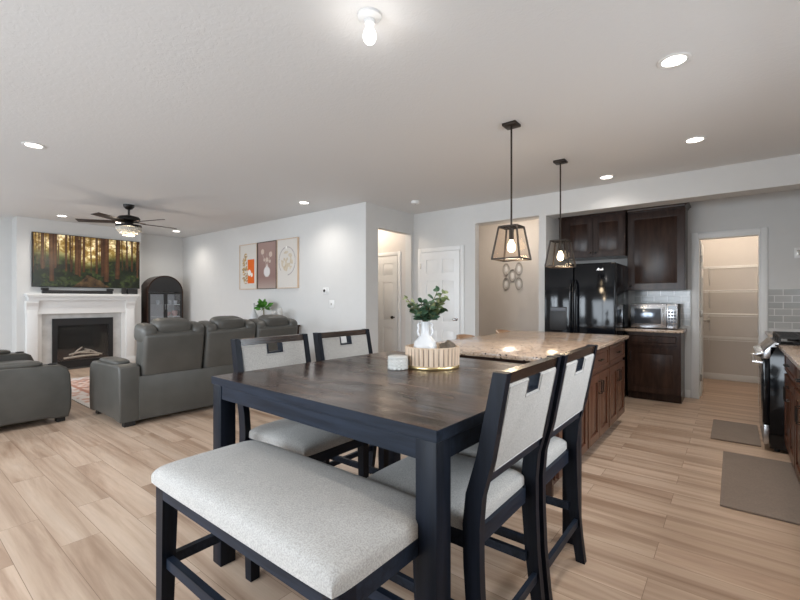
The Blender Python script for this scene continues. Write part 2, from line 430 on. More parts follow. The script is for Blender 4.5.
for x0, x1, z0, z1 in WIN_BACK:
    bx += [(xp, x0, -1.42, -1.3, 0, H), (x0, x1, -1.42, -1.3, 0, z0), (x0, x1, -1.42, -1.3, z1, H)]; xp = x1
bx.append((xp, .95, -1.42, -1.3, 0, H))
wall('wall_back', bx)
for i, (x0, x1, z0, z1) in enumerate(WIN_BACK):
    m = MB(); n = 2
    for k in range(n + 1):
        c = x0 + (x1 - x0) * k / n; m.box(c - .035, c + .035, -1.40, -1.33, z0, z1)
    m.box(x0, x1, -1.40, -1.33, z0, z0 + .06).box(x0, x1, -1.40, -1.33, z1 - .06, z1)
    struct(m.build('window_%d' % (i + 1), 'trim', smooth=False))
y0, y1, z0, z1 = WIN_RIGHT
m = MB()
for k in range(3):
    c = y0 + (y1 - y0) * k / 2; m.box(.98, 1.04, c - .035, c + .035, z0, z1)
m.box(.98, 1.04, y0, y1, z0, z0 + .05).box(.98, 1.04, y0, y1, z1 - .05, z1)
struct(m.build('window_4', 'trim', smooth=False))
# baseboards
struct(MB().box(-.48, .48, 8.535, 8.55, 0, .10, .004).build('baseboard_pantry', 'trim'))
struct(MB().box(-.50, -.44, 6.705, 6.72, 0, .10, .004).build('baseboard_kitchen', 'trim'))
struct(MB().box(-10.1, -4.25, 4.535, 4.55, 0, .10, .004).build('baseboard_living', 'trim'))
struct(MB().box(-4.25, -4.235, 4.55, 4.82, 0, .10, .004).build('baseboard_entry', 'trim'))
struct(MB().box(-3.27, -3.08, 5.715, 5.73, 0, .10, .004).build('baseboard_hall', 'trim'))
struct(MB().box(-4.3, -2.1, 7.435, 7.45, 0, .10, .004).build('baseboard_corridor', 'trim'))

# ------------------------------------------------------------------ panelled fronts
def panel_front(mb, w, h, t, rects, lip=.012, raise_=.007, inset=.028, mat=None):
    """slab of thickness t, front towards -y at y=0, with recessed raised panels"""
    xs = sorted({0, w} | {r[0] for r in rects} | {r[2] for r in rects}); zs = sorted({0, h} | {r[1] for r in rects} | {r[3] for r in rects})
    mb.box(0, w, lip, t, 0, h, mat=mat)
    for a, b in zip(xs, xs[1:]):
        for c, d in zip(zs, zs[1:]):
            mx, mz = (a + b) / 2, (c + d) / 2
            if not any(r[0] < mx < r[2] and r[1] < mz < r[3] for r in rects): mb.box(a, b, 0, lip, c, d, mat=mat)
    for x0, z0, x1, z1 in rects:
        i = min(inset, (x1 - x0) * .25, (z1 - z0) * .25); j = i * .45
        rings = [[(x0 + k, y, z0 + k), (x1 - k, y, z0 + k), (x1 - k, y, z1 - k), (x0 + k, y, z1 - k)] for k, y in ((j, lip), (i, lip - raise_))]
        if mat: rings = [[mat @ Vector(p) for p in r] for r in rings]
        mb.loft(rings)
    return mb

def six_panel(w, h):
    s, mid = .10, .09; pw = (w - 2 * s - mid) / 2; R_ = []
    for x in (s, s + pw + mid):
        for a, b in ((.22, .80), (.93, 1.60), (1.71, h - .12)): R_.append((x, a, x + pw, b))
    return R_
def casing(name, x0, x1, z1, y, wd=.068, t=.018, sgn=1):
    """door casing round an opening x0..x1 up to z1 on a wall face at y (room towards -y)"""
    m = MB()
    m.box(x0 - wd, x0, y - t, y, 0, z1 + wd, .005).box(x1, x1 + wd, y - t, y, 0, z1 + wd, .005).box(x0, x1, y - t, y, z1, z1 + wd, .005)
    return struct(m.build(name, 'trim'))
# closed white door in the hall wall
casing('trim_1', -4.08, -3.335, 2.075, 5.73)
d = struct(panel_front(MB(), .735, 2.065, .022, six_panel(.735, 2.065)).build('door_1', 'white', loc=(-4.075, 5.706, .005)))
k = MB().tube([(.675, 0, .985), (.675, -.045, .985)], .011).pillow((.675, -.062, .985), (.058, .05, .058), 1, 1, 20, 12).tube([(.675, 0, .985), (.675, -.006, .985)], .03, 20).build('knob', 'chrome', d, label='round satin metal door knob')
for z in (.25, 1.8): MB().box(-.012, .002, -.008, .004, z, z + .09).build('hinge', 'chrome', d)
# door in the passage
casing('trim_2', -5.27, -4.525, 2.065, 5.66, .06)
d = struct(panel_front(MB(), .735, 2.045, .022, six_panel(.735, 2.045)).build('door_2', 'white', loc=(-5.265, 5.637, .005)))
MB().tube([(.67, 0, .985), (.67, -.045, .985)], .011).pillow((.67, -.062, .985), (.056, .05, .056), 1, 1, 20, 12).build('knob', 'bronze', d, label='dark bronze door knob')
# pantry opening and its open door
casing('trim_3', -.36, .26, 2.10, 6.72)
m = MB(); m.box(-.36, -.345, 6.70, 6.85, 0, 2.10).box(.245, .26, 6.70, 6.85, 0, 2.10).box(-.345, .245, 6.70, 6.85, 2.085, 2.10)
struct(m.build('trim_4', 'trim', smooth=False))
d = struct(panel_front(MB(), .60, 2.065, .035, six_panel(.60, 2.065)).build('door_3', 'white', loc=(-.330, 6.86, .01), rotz=R(90.5)))
MB().tube([(.545, .03, .985), (.545, -.045, .985)], .010).pillow((.545, -.06, .985), (.054, .045, .054), 1, 1, 20, 12).build('knob', 'nickel', d, label='satin nickel door knob')
for z in (.20, 1.05, 1.78): MB().box(-.006, .012, -.012, .02, z, z + .09, .003).build('hinge', 'nickel', d)

# backsplash tile
t = MB().box(-1.09, -.44, 6.708, 6.72, .945, 1.42).build('tile_backsplash', 'tile', smooth=False); tag(t, 'grey subway tile backsplash behind the microwave', 'backsplash')
t = MB().box(.335, .95, 6.708, 6.72, .945, 1.425).build('tile_backsplash', 'tile', smooth=False); tag(t, 'grey subway tile backsplash on the wall beyond the range', 'backsplash')

# ================================================================== DINING TABLE
TX0, TX1, TY0, TY1 = -2.0, -.648, 1.028, 2.395
t = thing('dining_table', 'square counter-height dining table with worn dark wood top and black legs', 'table', ((TX0 + TX1) / 2, (TY0 + TY1) / 2, 0))
t.rotation_euler = (0, 0, R(-1.5))
a, b = (TX1 - TX0) / 2, (TY1 - TY0) / 2
o = MB().box(-a, a, -b, b, .877, .914, .0015, 1).build('tabletop', 'table_top', t, smooth=False, label='worn brown glossy tabletop')
o.data.materials.append(M['black_wood'])
for p in o.data.polygons:
    if p.normal.z < .9: p.material_index = 1
m = MB(); i = .010
for s in (-1, 1):
    m.box(-a + .083, a - .083, s * (b - i) - (.022 if s > 0 else 0), s * (b - i) + (.022 if s < 0 else 0), .812, .8735)
    m.box(s * (a - i) - (.022 if s > 0 else 0), s * (a - i) + (.022 if s < 0 else 0), -b + .083, b - .083, .812, .8735)
m.build('apron', 'black_wood', t, smooth=False)
for sx in (-1, 1):
    for sy in (-1, 1):
        MB().box(sx * (a - .005) - (.078 if sx > 0 else 0), sx * (a - .005) + (.078 if sx < 0 else 0), sy * (b - .005) - (.078 if sy > 0 else 0), sy * (b - .005) + (.078 if sy < 0 else 0), 0, .8765, .004).build('leg', 'black_wood_v', t)

# ------------------------------------------------------------------ bench
BX0, BX1, BY0, BY1 = -1.77, -.738, .695, 1.125
t = thing('dining_bench', 'long backless bench with light grey cushion tucked along the table front', 'bench', ((BX0 + BX1) / 2, (BY0 + BY1) / 2, 0))
a, b = (BX1 - BX0) / 2, (BY1 - BY0) / 2
MB().cushion(-a - .026, a + .006, -b - .020, b + .012, .578, .074, .018, p=9, q=.36).build('seat_cushion', 'fabric', t, angle=60)
m = MB()
for s in (-1, 1):
    m.box(-a + .06, a - .06, s * b - (.022 if s > 0 else 0), s * b + (.022 if s < 0 else 0), .525, .577)
    m.box(s * a - (.022 if s > 0 else 0), s * a + (.022 if s < 0 else 0), -b + .06, b - .06, .525, .577)
m.build('seat_frame', 'black_wood', t, smooth=False)
for sx in (-1, 1):
    for sy in (-1, 1):
        x0, y0 = sx * a, sy * b
        def q(x, y, wd, z): return [(x - (wd if sx > 0 else 0), y - (wd if sy > 0 else 0), z), (x + (wd if sx < 0 else 0), y - (wd if sy > 0 else 0), z), (x + (wd if sx < 0 else 0), y + (wd if sy < 0 else 0), z), (x - (wd if sx > 0 else 0), y + (wd if sy < 0 else 0), z)]
        MB().loft([q(x0, y0, .045, 0), q(x0, y0, .06, .577)]).build('leg', 'black_wood_v', t, smooth=False)
for s in (-1, 1):
    MB().box(s * (a - .030) - .013, s * (a - .030) + .013, -b + .045, b - .045, .25, .29).build('stretcher', 'black_wood', t, smooth=False)
    MB().box(-a + .045, a - .045, s * (b - .030) - .013, s * (b - .030) + .013, .25, .29).build('stretcher', 'black_wood', t, smooth=False)

# ------------------------------------------------------------------ chairs: front towards +y
def make_chair(label):
    t = thing('dining_chair', label, 'chair', group='counter-height dining chairs round the table')
    yb = lambda z: -.205 - .085 * max(0, z - .62) / .435
    MB().cushion(-.226, .226, -.185, .305, .548, .058, .018, p=8, q=.36, nx=26, ny=24).build('seat_cushion', 'fabric', t, angle=60)
    m = MB().box(-.18, .18, .265, .287, .49, .547).box(-.18, .18, -.195, -.173, .49, .547)
    for s in (-1, 1): m.box(s * .218 - (.022 if s > 0 else 0), s * .218 + (.022 if s < 0 else 0), -.185, .245, .49, .547)
    m.build('seat_frame', 'black_wood', t, smooth=False)
    for s in (-1, 1):
        x = s * .218
        f = lambda wd, z: [(x - (wd if s > 0 else 0), .287 - wd, z), (x + (wd if s < 0 else 0), .287 - wd, z), (x + (wd if s < 0 else 0), .287, z), (x - (wd if s > 0 else 0), .287, z)]
        MB().loft([f(.034, 0), f(.045, .547)]).build('leg', 'black_wood_v', t, smooth=False)
        # rear leg and back post in one sweep
        path = [(0, -.243, .042), (.12, -.226, .046), (.28, -.208, .052), (.45, -.198, .058), (.58, -.196, .060), (.68, -.206, .058), (.80, yb(.80), .054), (.93, yb(.93), .050), (1.072, yb(1.072), .046)]
        x1 = s * .240; x0 = x1 - s * .032
        rings = []
        for z, yc, wd in path:
            rings.append([(x0, yc - wd / 2, z), (x1, yc - wd / 2, z), (x1, yc + wd / 2, z), (x0, yc + wd / 2, z)])
        MB().loft(rings).build('rear_leg', 'black_wood_v', t, angle=25)
    tilt = math.atan2(.085, .435)
    def rail(z0, z1, th): return [[(x, yb(z) + o * th / 2, z) for z, o in ((z0, -1), (z0, 1), (z1, 1), (z1, -1))] for x in (-.209, .209)]
    MB().loft(rail(1.034, 1.070, .034)).build('top_rail', 'rail_wood', t, smooth=False, label='dark brown top rail')
    MB().loft(rail(.716, .748, .030)).build('bottom_rail', 'black_wood', t, smooth=False)
    # U-shaped padded panel, open notch under the top rail
    z0, z1, nz, nw = .749, 1.033, .976, .052
    poly = [(-.207, z0), (.207, z0), (.207, z1), (nw, z1), (nw, nz), (-nw, nz), (-nw, z1), (-.207, z1)]
    m = MB().prism(poly, 'Y', -.023, .023, .008, 3)
    for v in m.bm.verts: v.co.y += yb(v.co.z)
    pn = m.build('back_panel', 'fabric', t)
    pts = [(-.199, z0 + .008), (.199, z0 + .008), (.199, z1 - .008), (nw + .008, z1 - .008), (nw + .008, nz - .008), (-nw - .008, nz - .008), (-nw - .008, z1 - .008), (-.199, z1 - .008), (-.199, z0 + .008)]
    m = MB()
    for sgn in (-1, 1): m.tube([(x, yb(z) + sgn * .0225, z) for x, z in pts], .0028, 6)
    m.build('piping', 'piping', pn)
    lin_ = MB().prism([(-nw + .0005, z1), (-nw + .0005, nz + .0005), (nw - .0005, nz + .0005), (nw - .0005, z1), (nw - .008, z1), (nw - .008, nz + .008), (-nw + .008, nz + .008), (-nw + .008, z1)], 'Y', -.021, .021)
    for v in lin_.bm.verts: v.co.y += yb(v.co.z)
    lin_.build('notch_frame', 'black_wood', t, smooth=False)
    t.scale = (1.05, 1, 1)
    for s in (-1, 1): MB().box(s * .20 - .009, s * .20 + .009, -.19, .25, .25, .285).build('stretcher', 'black_wood', t, smooth=False)
    MB().box(-.208, .208, -.232, -.214, .175, .21).build('stretcher', 'black_wood', t, smooth=False)
    MB().box(-.18, .18, .255, .273, .21, .25).build('foot_rail', 'black_wood', t, smooth=False)
    return t
ch = make_chair('upholstered dining chair seen from behind, on the right by the near table corner')
ch.location = (-.838, 1.418, 0); ch.rotation_euler = (0, 0, R(90))
dup(ch, (-.83, 1.945, 0), R(90), 'upholstered dining chair seen from behind, on the right beside the island')
dup(ch, (-1.88, 1.50, 0), R(-90), 'upholstered dining chair facing us, in front of the grey sofa')
dup(ch, (-1.88, 2.085, 0), R(-90), 'upholstered dining chair facing us, in front of the bare white wall')

# ------------------------------------------------------------------ things on the table
TZ = .914
t = thing('fluted_tray', 'round fluted pale wood tray with gold base ring on the table', 'tray', (-1.336, 1.98, TZ))
N = 96; m = MB()
def flute(z, rr): return [((rr + .0042 * abs(sin(14 * 2 * pi * i / (2 * N) * 2 / 1))) * cos(2 * pi * i / N), (rr + .0042 * abs(sin(28 * pi * i / N))) * sin(2 * pi * i / N), z) for i in range(N)]
n2 = 240
def fl(z, base, amp): return [((base + amp * abs(sin(17 * 2 * pi * i / n2))) * cos(2 * pi * i / n2), (base + amp * abs(sin(17 * 2 * pi * i / n2))) * sin(2 * pi * i / n2), z) for i in range(n2)]
def circ(z, r): return [(r * cos(2 * pi * i / n2), r * sin(2 * pi * i / n2), z) for i in range(n2)]
m.loft([circ(.0165, .05), fl(.0165, .145, .007), fl(.116, .147, .007), circ(.117, .139), circ(.036, .137), circ(.036, .02)])
m.build('bowl', 'tray_wood', t, angle=60)
MB().lathe([(.05, 0), (.150, 0), (.153, .004), (.153, .012), (.150, .016), (.05, .016)], n=64).build('base_ring', 'gold', t, label='gold base ring')
m = MB()
for i in range(34):
    an = 2 * pi * i / 34; m.box(.1455, .1485, -.0024, .0024, .020, .112, mat=Matrix.Rotation(an, 4, 'Z'))
m.build('groove_shade', 'groove_shade', t, smooth=False)['kind'] = 'stuff'  # dark strips standing in for shade between the flutes
VZ = TZ + .036
t = thing('vase', 'white ceramic vase with two looped handles standing in the fluted tray', 'vase', (-1.368, 1.955, VZ + .001))
MB().lathe([(.02, 0), (.035, .002), (.052, .02), (.064, .05), (.066, .075), (.058, .105), (.038, .128), (.025, .142), (.021, .16), (.021, .20), (.024, .217), (.020, .217), (.017, .20), (.017, .15)], n=40).build('body', 'ceramic', t)
for s in (-1, 1):
    d = Vector((.784, .621, 0)) * s
    MB().tube([tuple(d * r + Vector((0, 0, z))) for r, z in ((.018, .205), (.034, .208), (.042, .196), (.036, .180), (.042, .164), (.040, .148), (.030, .135))], .006, 8).build('handle', 'ceramic', t)
rnd = random.Random(5)
t = thing('eucalyptus_bunch', 'bunch of green eucalyptus sprigs standing in the white vase', 'plant', (-1.368, 1.955, VZ + .16))
def leaf(mb, p, d, size, tw):
    d = d.normalized(); u = d.cross(Vector((0, 0, 1)));
    if u.length < .1: u = Vector((1, 0, 0))
    u = (Matrix.Rotation(tw, 3, d) @ u.normalized()); nrm = u.cross(d); pts = []
    for i in range(10):
        an = 2 * pi * i / 10; q = p + d * size * (.52 - .52 * cos(an)) + u * size * .34 * sin(an) + nrm * .12 * size * (abs(sin(an)) - .4)
        pts.append(q)
    c = mb.bm.verts.new(p + d * size * .5 - nrm * .05 * size); vs = [mb.bm.verts.new(q) for q in pts]
    for i in range(10): mb.bm.faces.new((vs[i], vs[(i + 1) % 10], c))
Rt = Vector((.784, .621, 0)); Fw = Vector((-.621, .784, 0))
ends = [(-.105, 0, .125, 6, 1), (-.085, .02, .07, 6, 0), (-.06, -.05, .085, 6, 0), (-.02, .05, .10, 6, 0), (.03, -.05, .09, 6, 0), (.07, .02, .165, 7, 0), (.118, .0, .12, 7, 1), (.095, -.03, .155, 6, 1), (.10, .04, .06, 6, 0), (.01, -.02, .10, 6, 0), (-.03, -.04, .03, 5, 0), (.05, -.05, .03, 5, 0)]
for ex, ef, ez, nl, light in ends:
    e = Rt * ex + Fw * ef + Vector((0, 0, ez + .02)); pts = [Vector((0, 0, -.10)) + e * .02, Vector((0, 0, .05)) + e * .12, Vector((0, 0, .05)) + e * .55, e + Vector((0, 0, .045))]
    P = lambda s: pts[0].lerp(pts[1], min(1, s * 3)) if s < 1 / 3 else (pts[1].lerp(pts[2], (s - 1 / 3) * 3) if s < 2 / 3 else pts[2].lerp(pts[3], (s - 2 / 3) * 3))
    st = MB().tube(pts, .0022, 6).build('stem', 'stem', t)
    m = MB()
    for k in range(nl):
        s = .42 + .58 * k / (nl - 1); p = P(s); d = (P(min(1, s + .05)) - P(s - .05)).normalized()
        for sd in (-1, 1):
            side = d.cross(Vector((rnd.uniform(-.4, .4), rnd.uniform(-.4, .4), 1))).normalized() * sd
            leaf(m, p, side + d * .5 + Vector((0, 0, rnd.uniform(-.3, .3))), rnd.uniform(.042, .060) * (1.0 if k < nl - 2 else .75), rnd.uniform(-.9, .9))
    m.build('foliage', 'euc_light' if light else 'euc', st, angle=180)
m = MB()
base = Vector((-1.256, 2.012, TZ + .098))
bmesh.ops.create_icosphere(m.bm, subdivisions=3, radius=.046)
for v in m.bm.verts:
    n = v.co.normalized(); v.co *= 1 + .16 * sin(n.x * 6 + 1) * cos(n.y * 5) + .10 * sin(n.z * 7 + n.x * 4)
tag(m.build('driftwood_knot', 'driftwood', loc=base), 'dark brown knotted wood ornament lying in the tray beside the vase', 'ornament')
t = thing('candle_jar', 'small round white textured jar with lid on table beside tray', 'jar', (-1.43, 1.785, TZ))
n2 = 72
def bump_ring(z, r, k): return [((r + .0035 * sin(14 * 2 * pi * i / n2 + k)) * cos(2 * pi * i / n2), (r + .0035 * sin(14 * 2 * pi * i / n2 + k)) * sin(2 * pi * i / n2), z) for i in range(n2)]
MB().loft([bump_ring(0, .048, 0)] + [bump_ring(.004 + .0085 * j, .0535 + .0012 * (j % 2), pi * j) for j in range(7)] + [bump_ring(.058, .05, 0)]).build('body', 'porcelain', t)
MB().lathe([(.01, .0585), (.052, .0585), (.054, .062), (.054, .070), (.050, .073), (.01, .073)], n=48).build('lid', 'porcelain', t)

# ================================================================== KITCHEN CABINETS (front towards local -y at y=0)
def pull(mb, x, z, L, vertical=False):
    if vertical: mb.tube([(x, 0, z - L / 2), (x, -.026, z - L / 2), (x, -.026, z + L / 2), (x, 0, z + L / 2)], .005, 8)
    else: mb.tube([(x - L / 2, 0, z), (x - L / 2, -.026, z), (x + L / 2, -.026, z), (x + L / 2, 0, z)], .005, 8)
    return mb
def cabinet(name, label, cat, loc, rz, w, d, z0, z1, mat, doors=2, drawer=.0, toe=.10, knob='bronze_dark', group=None, filler=0, crown=0, split=None):
    t = thing(name, label, cat, loc, rz, group)
    m = MB(); b0 = z0 + toe
    m.box(0, w, .021, d, b0, z1)
    if toe: m.box(.0, w, .085, d, z0, b0)
    m.build('body', mat, t, smooth=False)
    top = z1 - .018
    g = .004
    x0 = filler
    if drawer:
        dr = panel_front(MB(), w - x0 - 2 * g - .02, drawer - .03, .020, [(.028, .026, w - x0 - 2 * g - .048, drawer - .056)], inset=.012).build('drawer', mat, t, loc=(x0 + g + .01, 0, top - drawer + .03))
        pull(MB(), (w - x0) / 2 - .014, (drawer - .03) / 2, .09).build('handle', knob, dr)
        top = top - drawer + .008
    dw = (w - x0 - .02) / doors
    for k in range(doors):
        hh = top - b0 - .022
        rects = [(.058, .062, dw - 2 * g - .058, hh - .062)]
        dd = panel_front(MB(), dw - 2 * g, hh, .020, rects, inset=.035).build('door', mat, t, loc=(x0 + .01 + k * dw + g, 0, b0 + .012))
        if doors == 2: hx = dw - 2 * g - .03 if k == 0 else .03
        else: hx = .03
        if toe: pull(MB(), hx, hh - .11, .10, True).build('handle', knob, dd)
        else: MB().pillow((hx, -.012, .05), (.024, .024, .024), 1, 1, 14, 8).build('knob', knob, dd)
    if crown:
        prof = [(.021, z1), (-.012, z1), (-.022, z1 + .012), (-.026, z1 + .03), (-.045, z1 + .045), (-.045, z1 + .055), (.021, z1 + .055)]
        m = MB().prism(prof, 'X', -.0, w + .0)
        m.box(0, w, .021, d, z1, z1 + .055)
        if crown == 2:
            m.prism([(w + (-.0), z1), (w + .02, z1 + .03), (w + .04, z1 + .045), (w + .04, z1 + .055), (w, z1 + .055)], 'Y', -.045, d)
        m.build('crown_moulding', mat, t, smooth=False)
    return t

# island: three units along the right face, facing +x
IX = -.895
for k, (ya, nm) in enumerate([(2.80, 'base cabinet of the island nearest the dining table, behind the chairs'), (3.52, 'middle base cabinet of the island with drawer and two brown doors'), (4.24, 'far base cabinet of the island, next to the microwave corner')]):
    cabinet('island_cabinet', nm, 'cabinet', (IX, ya, 0), R(90), .715, .70, 0, .88, 'espresso_lit', 2, .20, .10, group='island base cabinets')
o = MB().box(-1.64, -.925, 2.765, 2.795, 0, .88, .003).box(-1.66, -1.63, 2.795, 4.955, 0, .88).build('island_carcass', 'espresso', smooth=False); tag(o, 'dark brown end and back panel of the kitchen island', 'panel')
o = MB().box(-2.09, -.862, 2.72, 4.985, .8815, .9145, .006).build('island_countertop', 'granite'); tag(o, 'tan speckled granite countertop on the kitchen island', 'countertop')
# stools on the far side of the island
def stool(label, y):
    t = thing('bar_stool', label, 'stool', (-2.02, y, 0), R(-90), 'bar stools behind the island')
    MB().lathe([(.02, .60), (.17, .60), (.185, .615), (.185, .632), (.16, .642), (.02, .642)], n=32).build('seat', 'stool_wood', t)
    for sx in (-1, 1):
        for sy in (-1, 1): MB().tube([(sx * .19, sy * .19, 0), (sx * .115, sy * .115, .60)], .016, 8).build('leg', 'bronze_dark', t)
    MB().ring((0, 0, .24), .215, .008, n=32).build('foot_ring', 'bronze_dark', t)
    m = MB(); rings = []
    for i in range(13):
        a = R(-58 + 116 * i / 12); q = math.sqrt(max(0, 1 - ((i - 6) / 6.4) ** 2)); hh = .045 + .055 * q
        cx, cy = sin(a) * .19, -cos(a) * .19; ux, uy = sin(a), -cos(a)
        rings.append([(cx - ux * .009, cy - uy * .009, .935 - hh), (cx + ux * .009, cy + uy * .009, .935 - hh), (cx + ux * .009, cy + uy * .009, .900 + .035 * q), (cx - ux * .009, cy - uy * .009, .900 + .035 * q)])
    m.loft(rings).build('backrest', 'stool_wood', t)
    for s in (-1, 1): MB().tube([(s * .10, -.13, .60), (s * .11, -.165, .90)], .010, 8).build('back_post', 'bronze_dark', t)
stool('tan bar stool whose round back peeks over the island nearer us', 3.78)
stool('tan bar stool whose round back peeks over the island farther off', 4.68)

# microwave corner
cabinet('base_cabinet', 'espresso base cabinet with one drawer and one door under the microwave', 'cabinet', (-1.09, 6.17, 0), 0, .59, .52, 0, .88, 'espresso', 1, .18, .10)
o = MB().box(-1.115, -.475, 6.14, 6.708, .8815, .9145, .006).build('granite_countertop', 'granite'); tag(o, 'short granite countertop carrying the microwave', 'countertop')
cabinet('wall_cabinet', 'tall espresso wall cabinet with one door above the microwave', 'cabinet', (-1.125, 6.37, 0), 0, .655, .35, 1.42, 2.465, 'espresso', 1, 0, 0, crown=2)
cabinet('wall_cabinet', 'wide espresso two-door cabinet above the black refrigerator', 'cabinet', (-1.995, 6.25, 0), 0, .865, .47, 1.885, 2.465, 'espresso', 2, 0, 0, filler=.07, crown=1)
# refrigerator
t = thing('refrigerator', 'black side-by-side refrigerator with ice dispenser standing in the alcove', 'refrigerator', (-1.97, 5.58, 0))
MB().box(0, .86, .075, .80, .02, 1.745, .006).build('body', 'black_gloss', t)
m = MB().box(.01, .85, .06, .075, .02, .10).build('kick_grille', 'black_plastic', t, smooth=False)
fd = MB().box(0, .372, 0, .07, .11, 1.75, .014, 3).build('door', 'black_gloss', t, label='narrow freezer door with dispenser')
MB().box(.075, .29, -.004, .004, .90, 1.20, .006).build('dispenser', 'black_plastic', fd)
MB().box(.085, .28, -.0065, -.004, 1.145, 1.19, .002).build('dispenser_panel', 'key', fd, label='grey dispenser control panel')
rd = MB().box(.378, .86, 0, .07, .11, 1.75, .014, 3).build('door', 'black_gloss', t, label='wide fresh food door')
for x, par in ((.345, fd), (.405, rd)):
    MB().tube([(x, 0, .62), (x, -.045, .66), (x, -.055, .80), (x, -.055, 1.38), (x, -.045, 1.50), (x, 0, 1.54)], .013, 10).build('handle', 'black_gloss', par)
m = MB()
for k, (xx, hh) in enumerate(((0, .018), (.014, .026), (.026, .016), (.038, .018), (.050, .016), (.060, .026))): m.box(.655 + xx, .655 + xx + .008, -.003, .002, 1.655, 1.655 + hh)
m.build('badge', 'chrome', rd, smooth=False, label='small silver maker badge')
# microwave
t = thing('microwave', 'stainless steel microwave oven on the corner granite countertop', 'microwave', (-1.065, 6.27, .915))
MB().box(0, .52, .02, .40, .012, .325, .006).build('body', 'black_plastic', t)
md = MB().box(0, .405, 0, .02, .014, .323, .004).build('door', 'steel', t)
MB().box(.045, .345, -.003, .001, .07, .265, .003).build('window', 'oven_glass', md, label='silvery door window')
MB().tube([(.375, 0, .06), (.375, -.03, .075), (.375, -.03, .265), (.375, 0, .28)], .008, 8).build('handle', 'chrome', md)
cp = MB().box(.408, .52, 0, .02, .014, .323, .004).build('control_panel', 'steel', t)
MB().box(.42, .508, -.002, .001, .255, .30).build('display', 'dark_glass', cp, smooth=False)
m = MB()
for i in range(3):
    for j in range(5): m.box(.421 + i * .031, .445 + i * .031, -.002, .001, .045 + j * .04, .072 + j * .04)
m.build('keypad', 'key', cp, smooth=False)
for x in (.05, .47):
    for y in (.06, .36): MB().lathe([(.014, 0), (.012, .013)], (x, y, 0), 12).build('foot', 'black_plastic', t)

# right-hand run, facing -x
CX = .335
o = MB().box(.30, .948, .20, 4.745, .8815, .9145, .006).build('granite_countertop', 'granite'); tag(o, 'long granite countertop at the right edge, in front of the range', 'countertop')
o = MB().box(.30, .948, 5.515, 6.706, .8815, .9145, .006).build('granite_countertop', 'granite'); tag(o, 'granite countertop in the corner beyond the range', 'countertop')
for yt, lb in ((4.74, 'brown base cabinet at the right edge, directly beside the range'), (3.98, 'brown base cabinet at the right edge, facing the larger mat'), (3.22, 'brown base cabinet at the right edge nearest the camera')):
    cabinet('base_cabinet', lb, 'cabinet', (CX, yt, 0), R(-90), .755, .61, 0, .88, 'espresso_lit', 2, .18, .10, group='right-hand base cabinets')
cabinet('base_cabinet', 'brown base cabinet in the corner beyond the range', 'cabinet', (CX, 6.70, 0), R(-90), 1.18, .61, 0, .88, 'espresso_lit', 2, .18, .10)
# range
t = thing('range', 'black and steel gas range with cast iron grates', 'stove', (.245, 5.51, 0), R(-90))
W = .76
MB().box(0, W, .0, .68, .03, .895, .004).build('body', 'black_gloss', t)
for x in (.06, W - .06):
    for y in (.05, .62): MB().lathe([(.02, 0), (.018, .03)], (x, y, 0), 12).build('foot', 'black_plastic', t)
MB().prism([(-.045, .79), (.0, .79), (.06, .925), (.03, .93), (-.03, .86)], 'X', 0, W, .003).build('control_panel', 'steel', t)
for k in range(5):
    x = .10 + k * .14
    MB().tube([(x, -.035, .83), (x, -.055, .822), (x, -.085, .812)], [.026, .026, .021], 16).build('knob', 'steel', t)
od = MB().box(.005, W - .005, -.045, -.001, .235, .782, .005).build('oven_door', 'black_gloss', t)
MB().box(.10, W - .10, -.048, -.044, .33, .64, .002).build('window', 'dark_glass', od)
MB().tube([(.06, -.045, .745), (.06, -.10, .75), (W - .06, -.10, .75), (W - .06, -.045, .745)], .014, 10).build('handle', 'steel', od, label='steel bar handle')
MB().box(.005, W - .005, -.04, -.001, .06, .225, .005).build('drawer', 'steel', t)
MB().box(0.0, W, .03, .68, .8955, .917, .004).build('cooktop', 'black_gloss', t)
for k in range(3):
    x0 = .02 + k * .243; m = MB()
    for x in (x0 + .01, x0 + .075, x0 + .145, x0 + .215): m.box(x - .006, x + .006, .06, .64, .962, .985)
    for y in (.066, .21, .35, .49, .634): m.box(x0, x0 + .228, y - .006, y + .006, .962, .984)
    for x in (x0 + .01, x0 + .215):
        for y in (.066, .634): m.box(x - .007, x + .007, y - .007, y + .007, .917, .963)
    m.build('grate', 'iron', t, smooth=False)
for x, y in ((.14, .2), (.14, .5), (.38, .35), (.62, .2), (.62, .5)): MB().lathe([(.045, .917), (.045, .928), (.03, .935), (.005, .935)], (x, y, 0), 24).build('burner', 'iron', t)

# mats
def mat_(x0, x1, y0, y1, label):
    o = MB().box(x0, x1, y0, y1, .0005, .014, .006, 3).build('kitchen_mat', 'mat'); tag(o, label, 'mat')
mat_(-.165, .195, 4.85, 5.62, 'smaller taupe kitchen mat on the floor before the range')
mat_(-.065, .375, 3.30, 4.49, 'larger taupe kitchen mat on the floor near the right edge')

# pantry shelves
SZ = (1.81, 1.44, 1.07, .70)
SL = ('white wire pantry shelf, topmost of four', 'white wire pantry shelf, second from the top', 'white wire pantry shelf, second from the bottom', 'white wire pantry shelf, lowest of four')
for z, lb in zip(SZ, SL):
    t = thing('wire_shelf', lb, 'shelf', (0, 8.545, z), 0, 'wire pantry shelves')
    m = MB()
    for y in (-.40, -.20, -.015): m.tube([(-.475, y, 0), (.475, y, 0)], .005, 6)
    m.tube([(-.475, -.405, -.03), (.475, -.405, -.03)], .005, 6)
    for i in range(39):
        x = -.465 + .93 * i / 38; m.tube([(x, -.01, .006), (x, -.40, .006), (x, -.408, -.03)], .0022, 4)
    m.build('wire_deck', 'white', t)
    for x in (-.30, .30): MB().tube([(x, -.003, -.28), (x, -.36, -.01)], .006, 6).build('bracket', 'white', t)

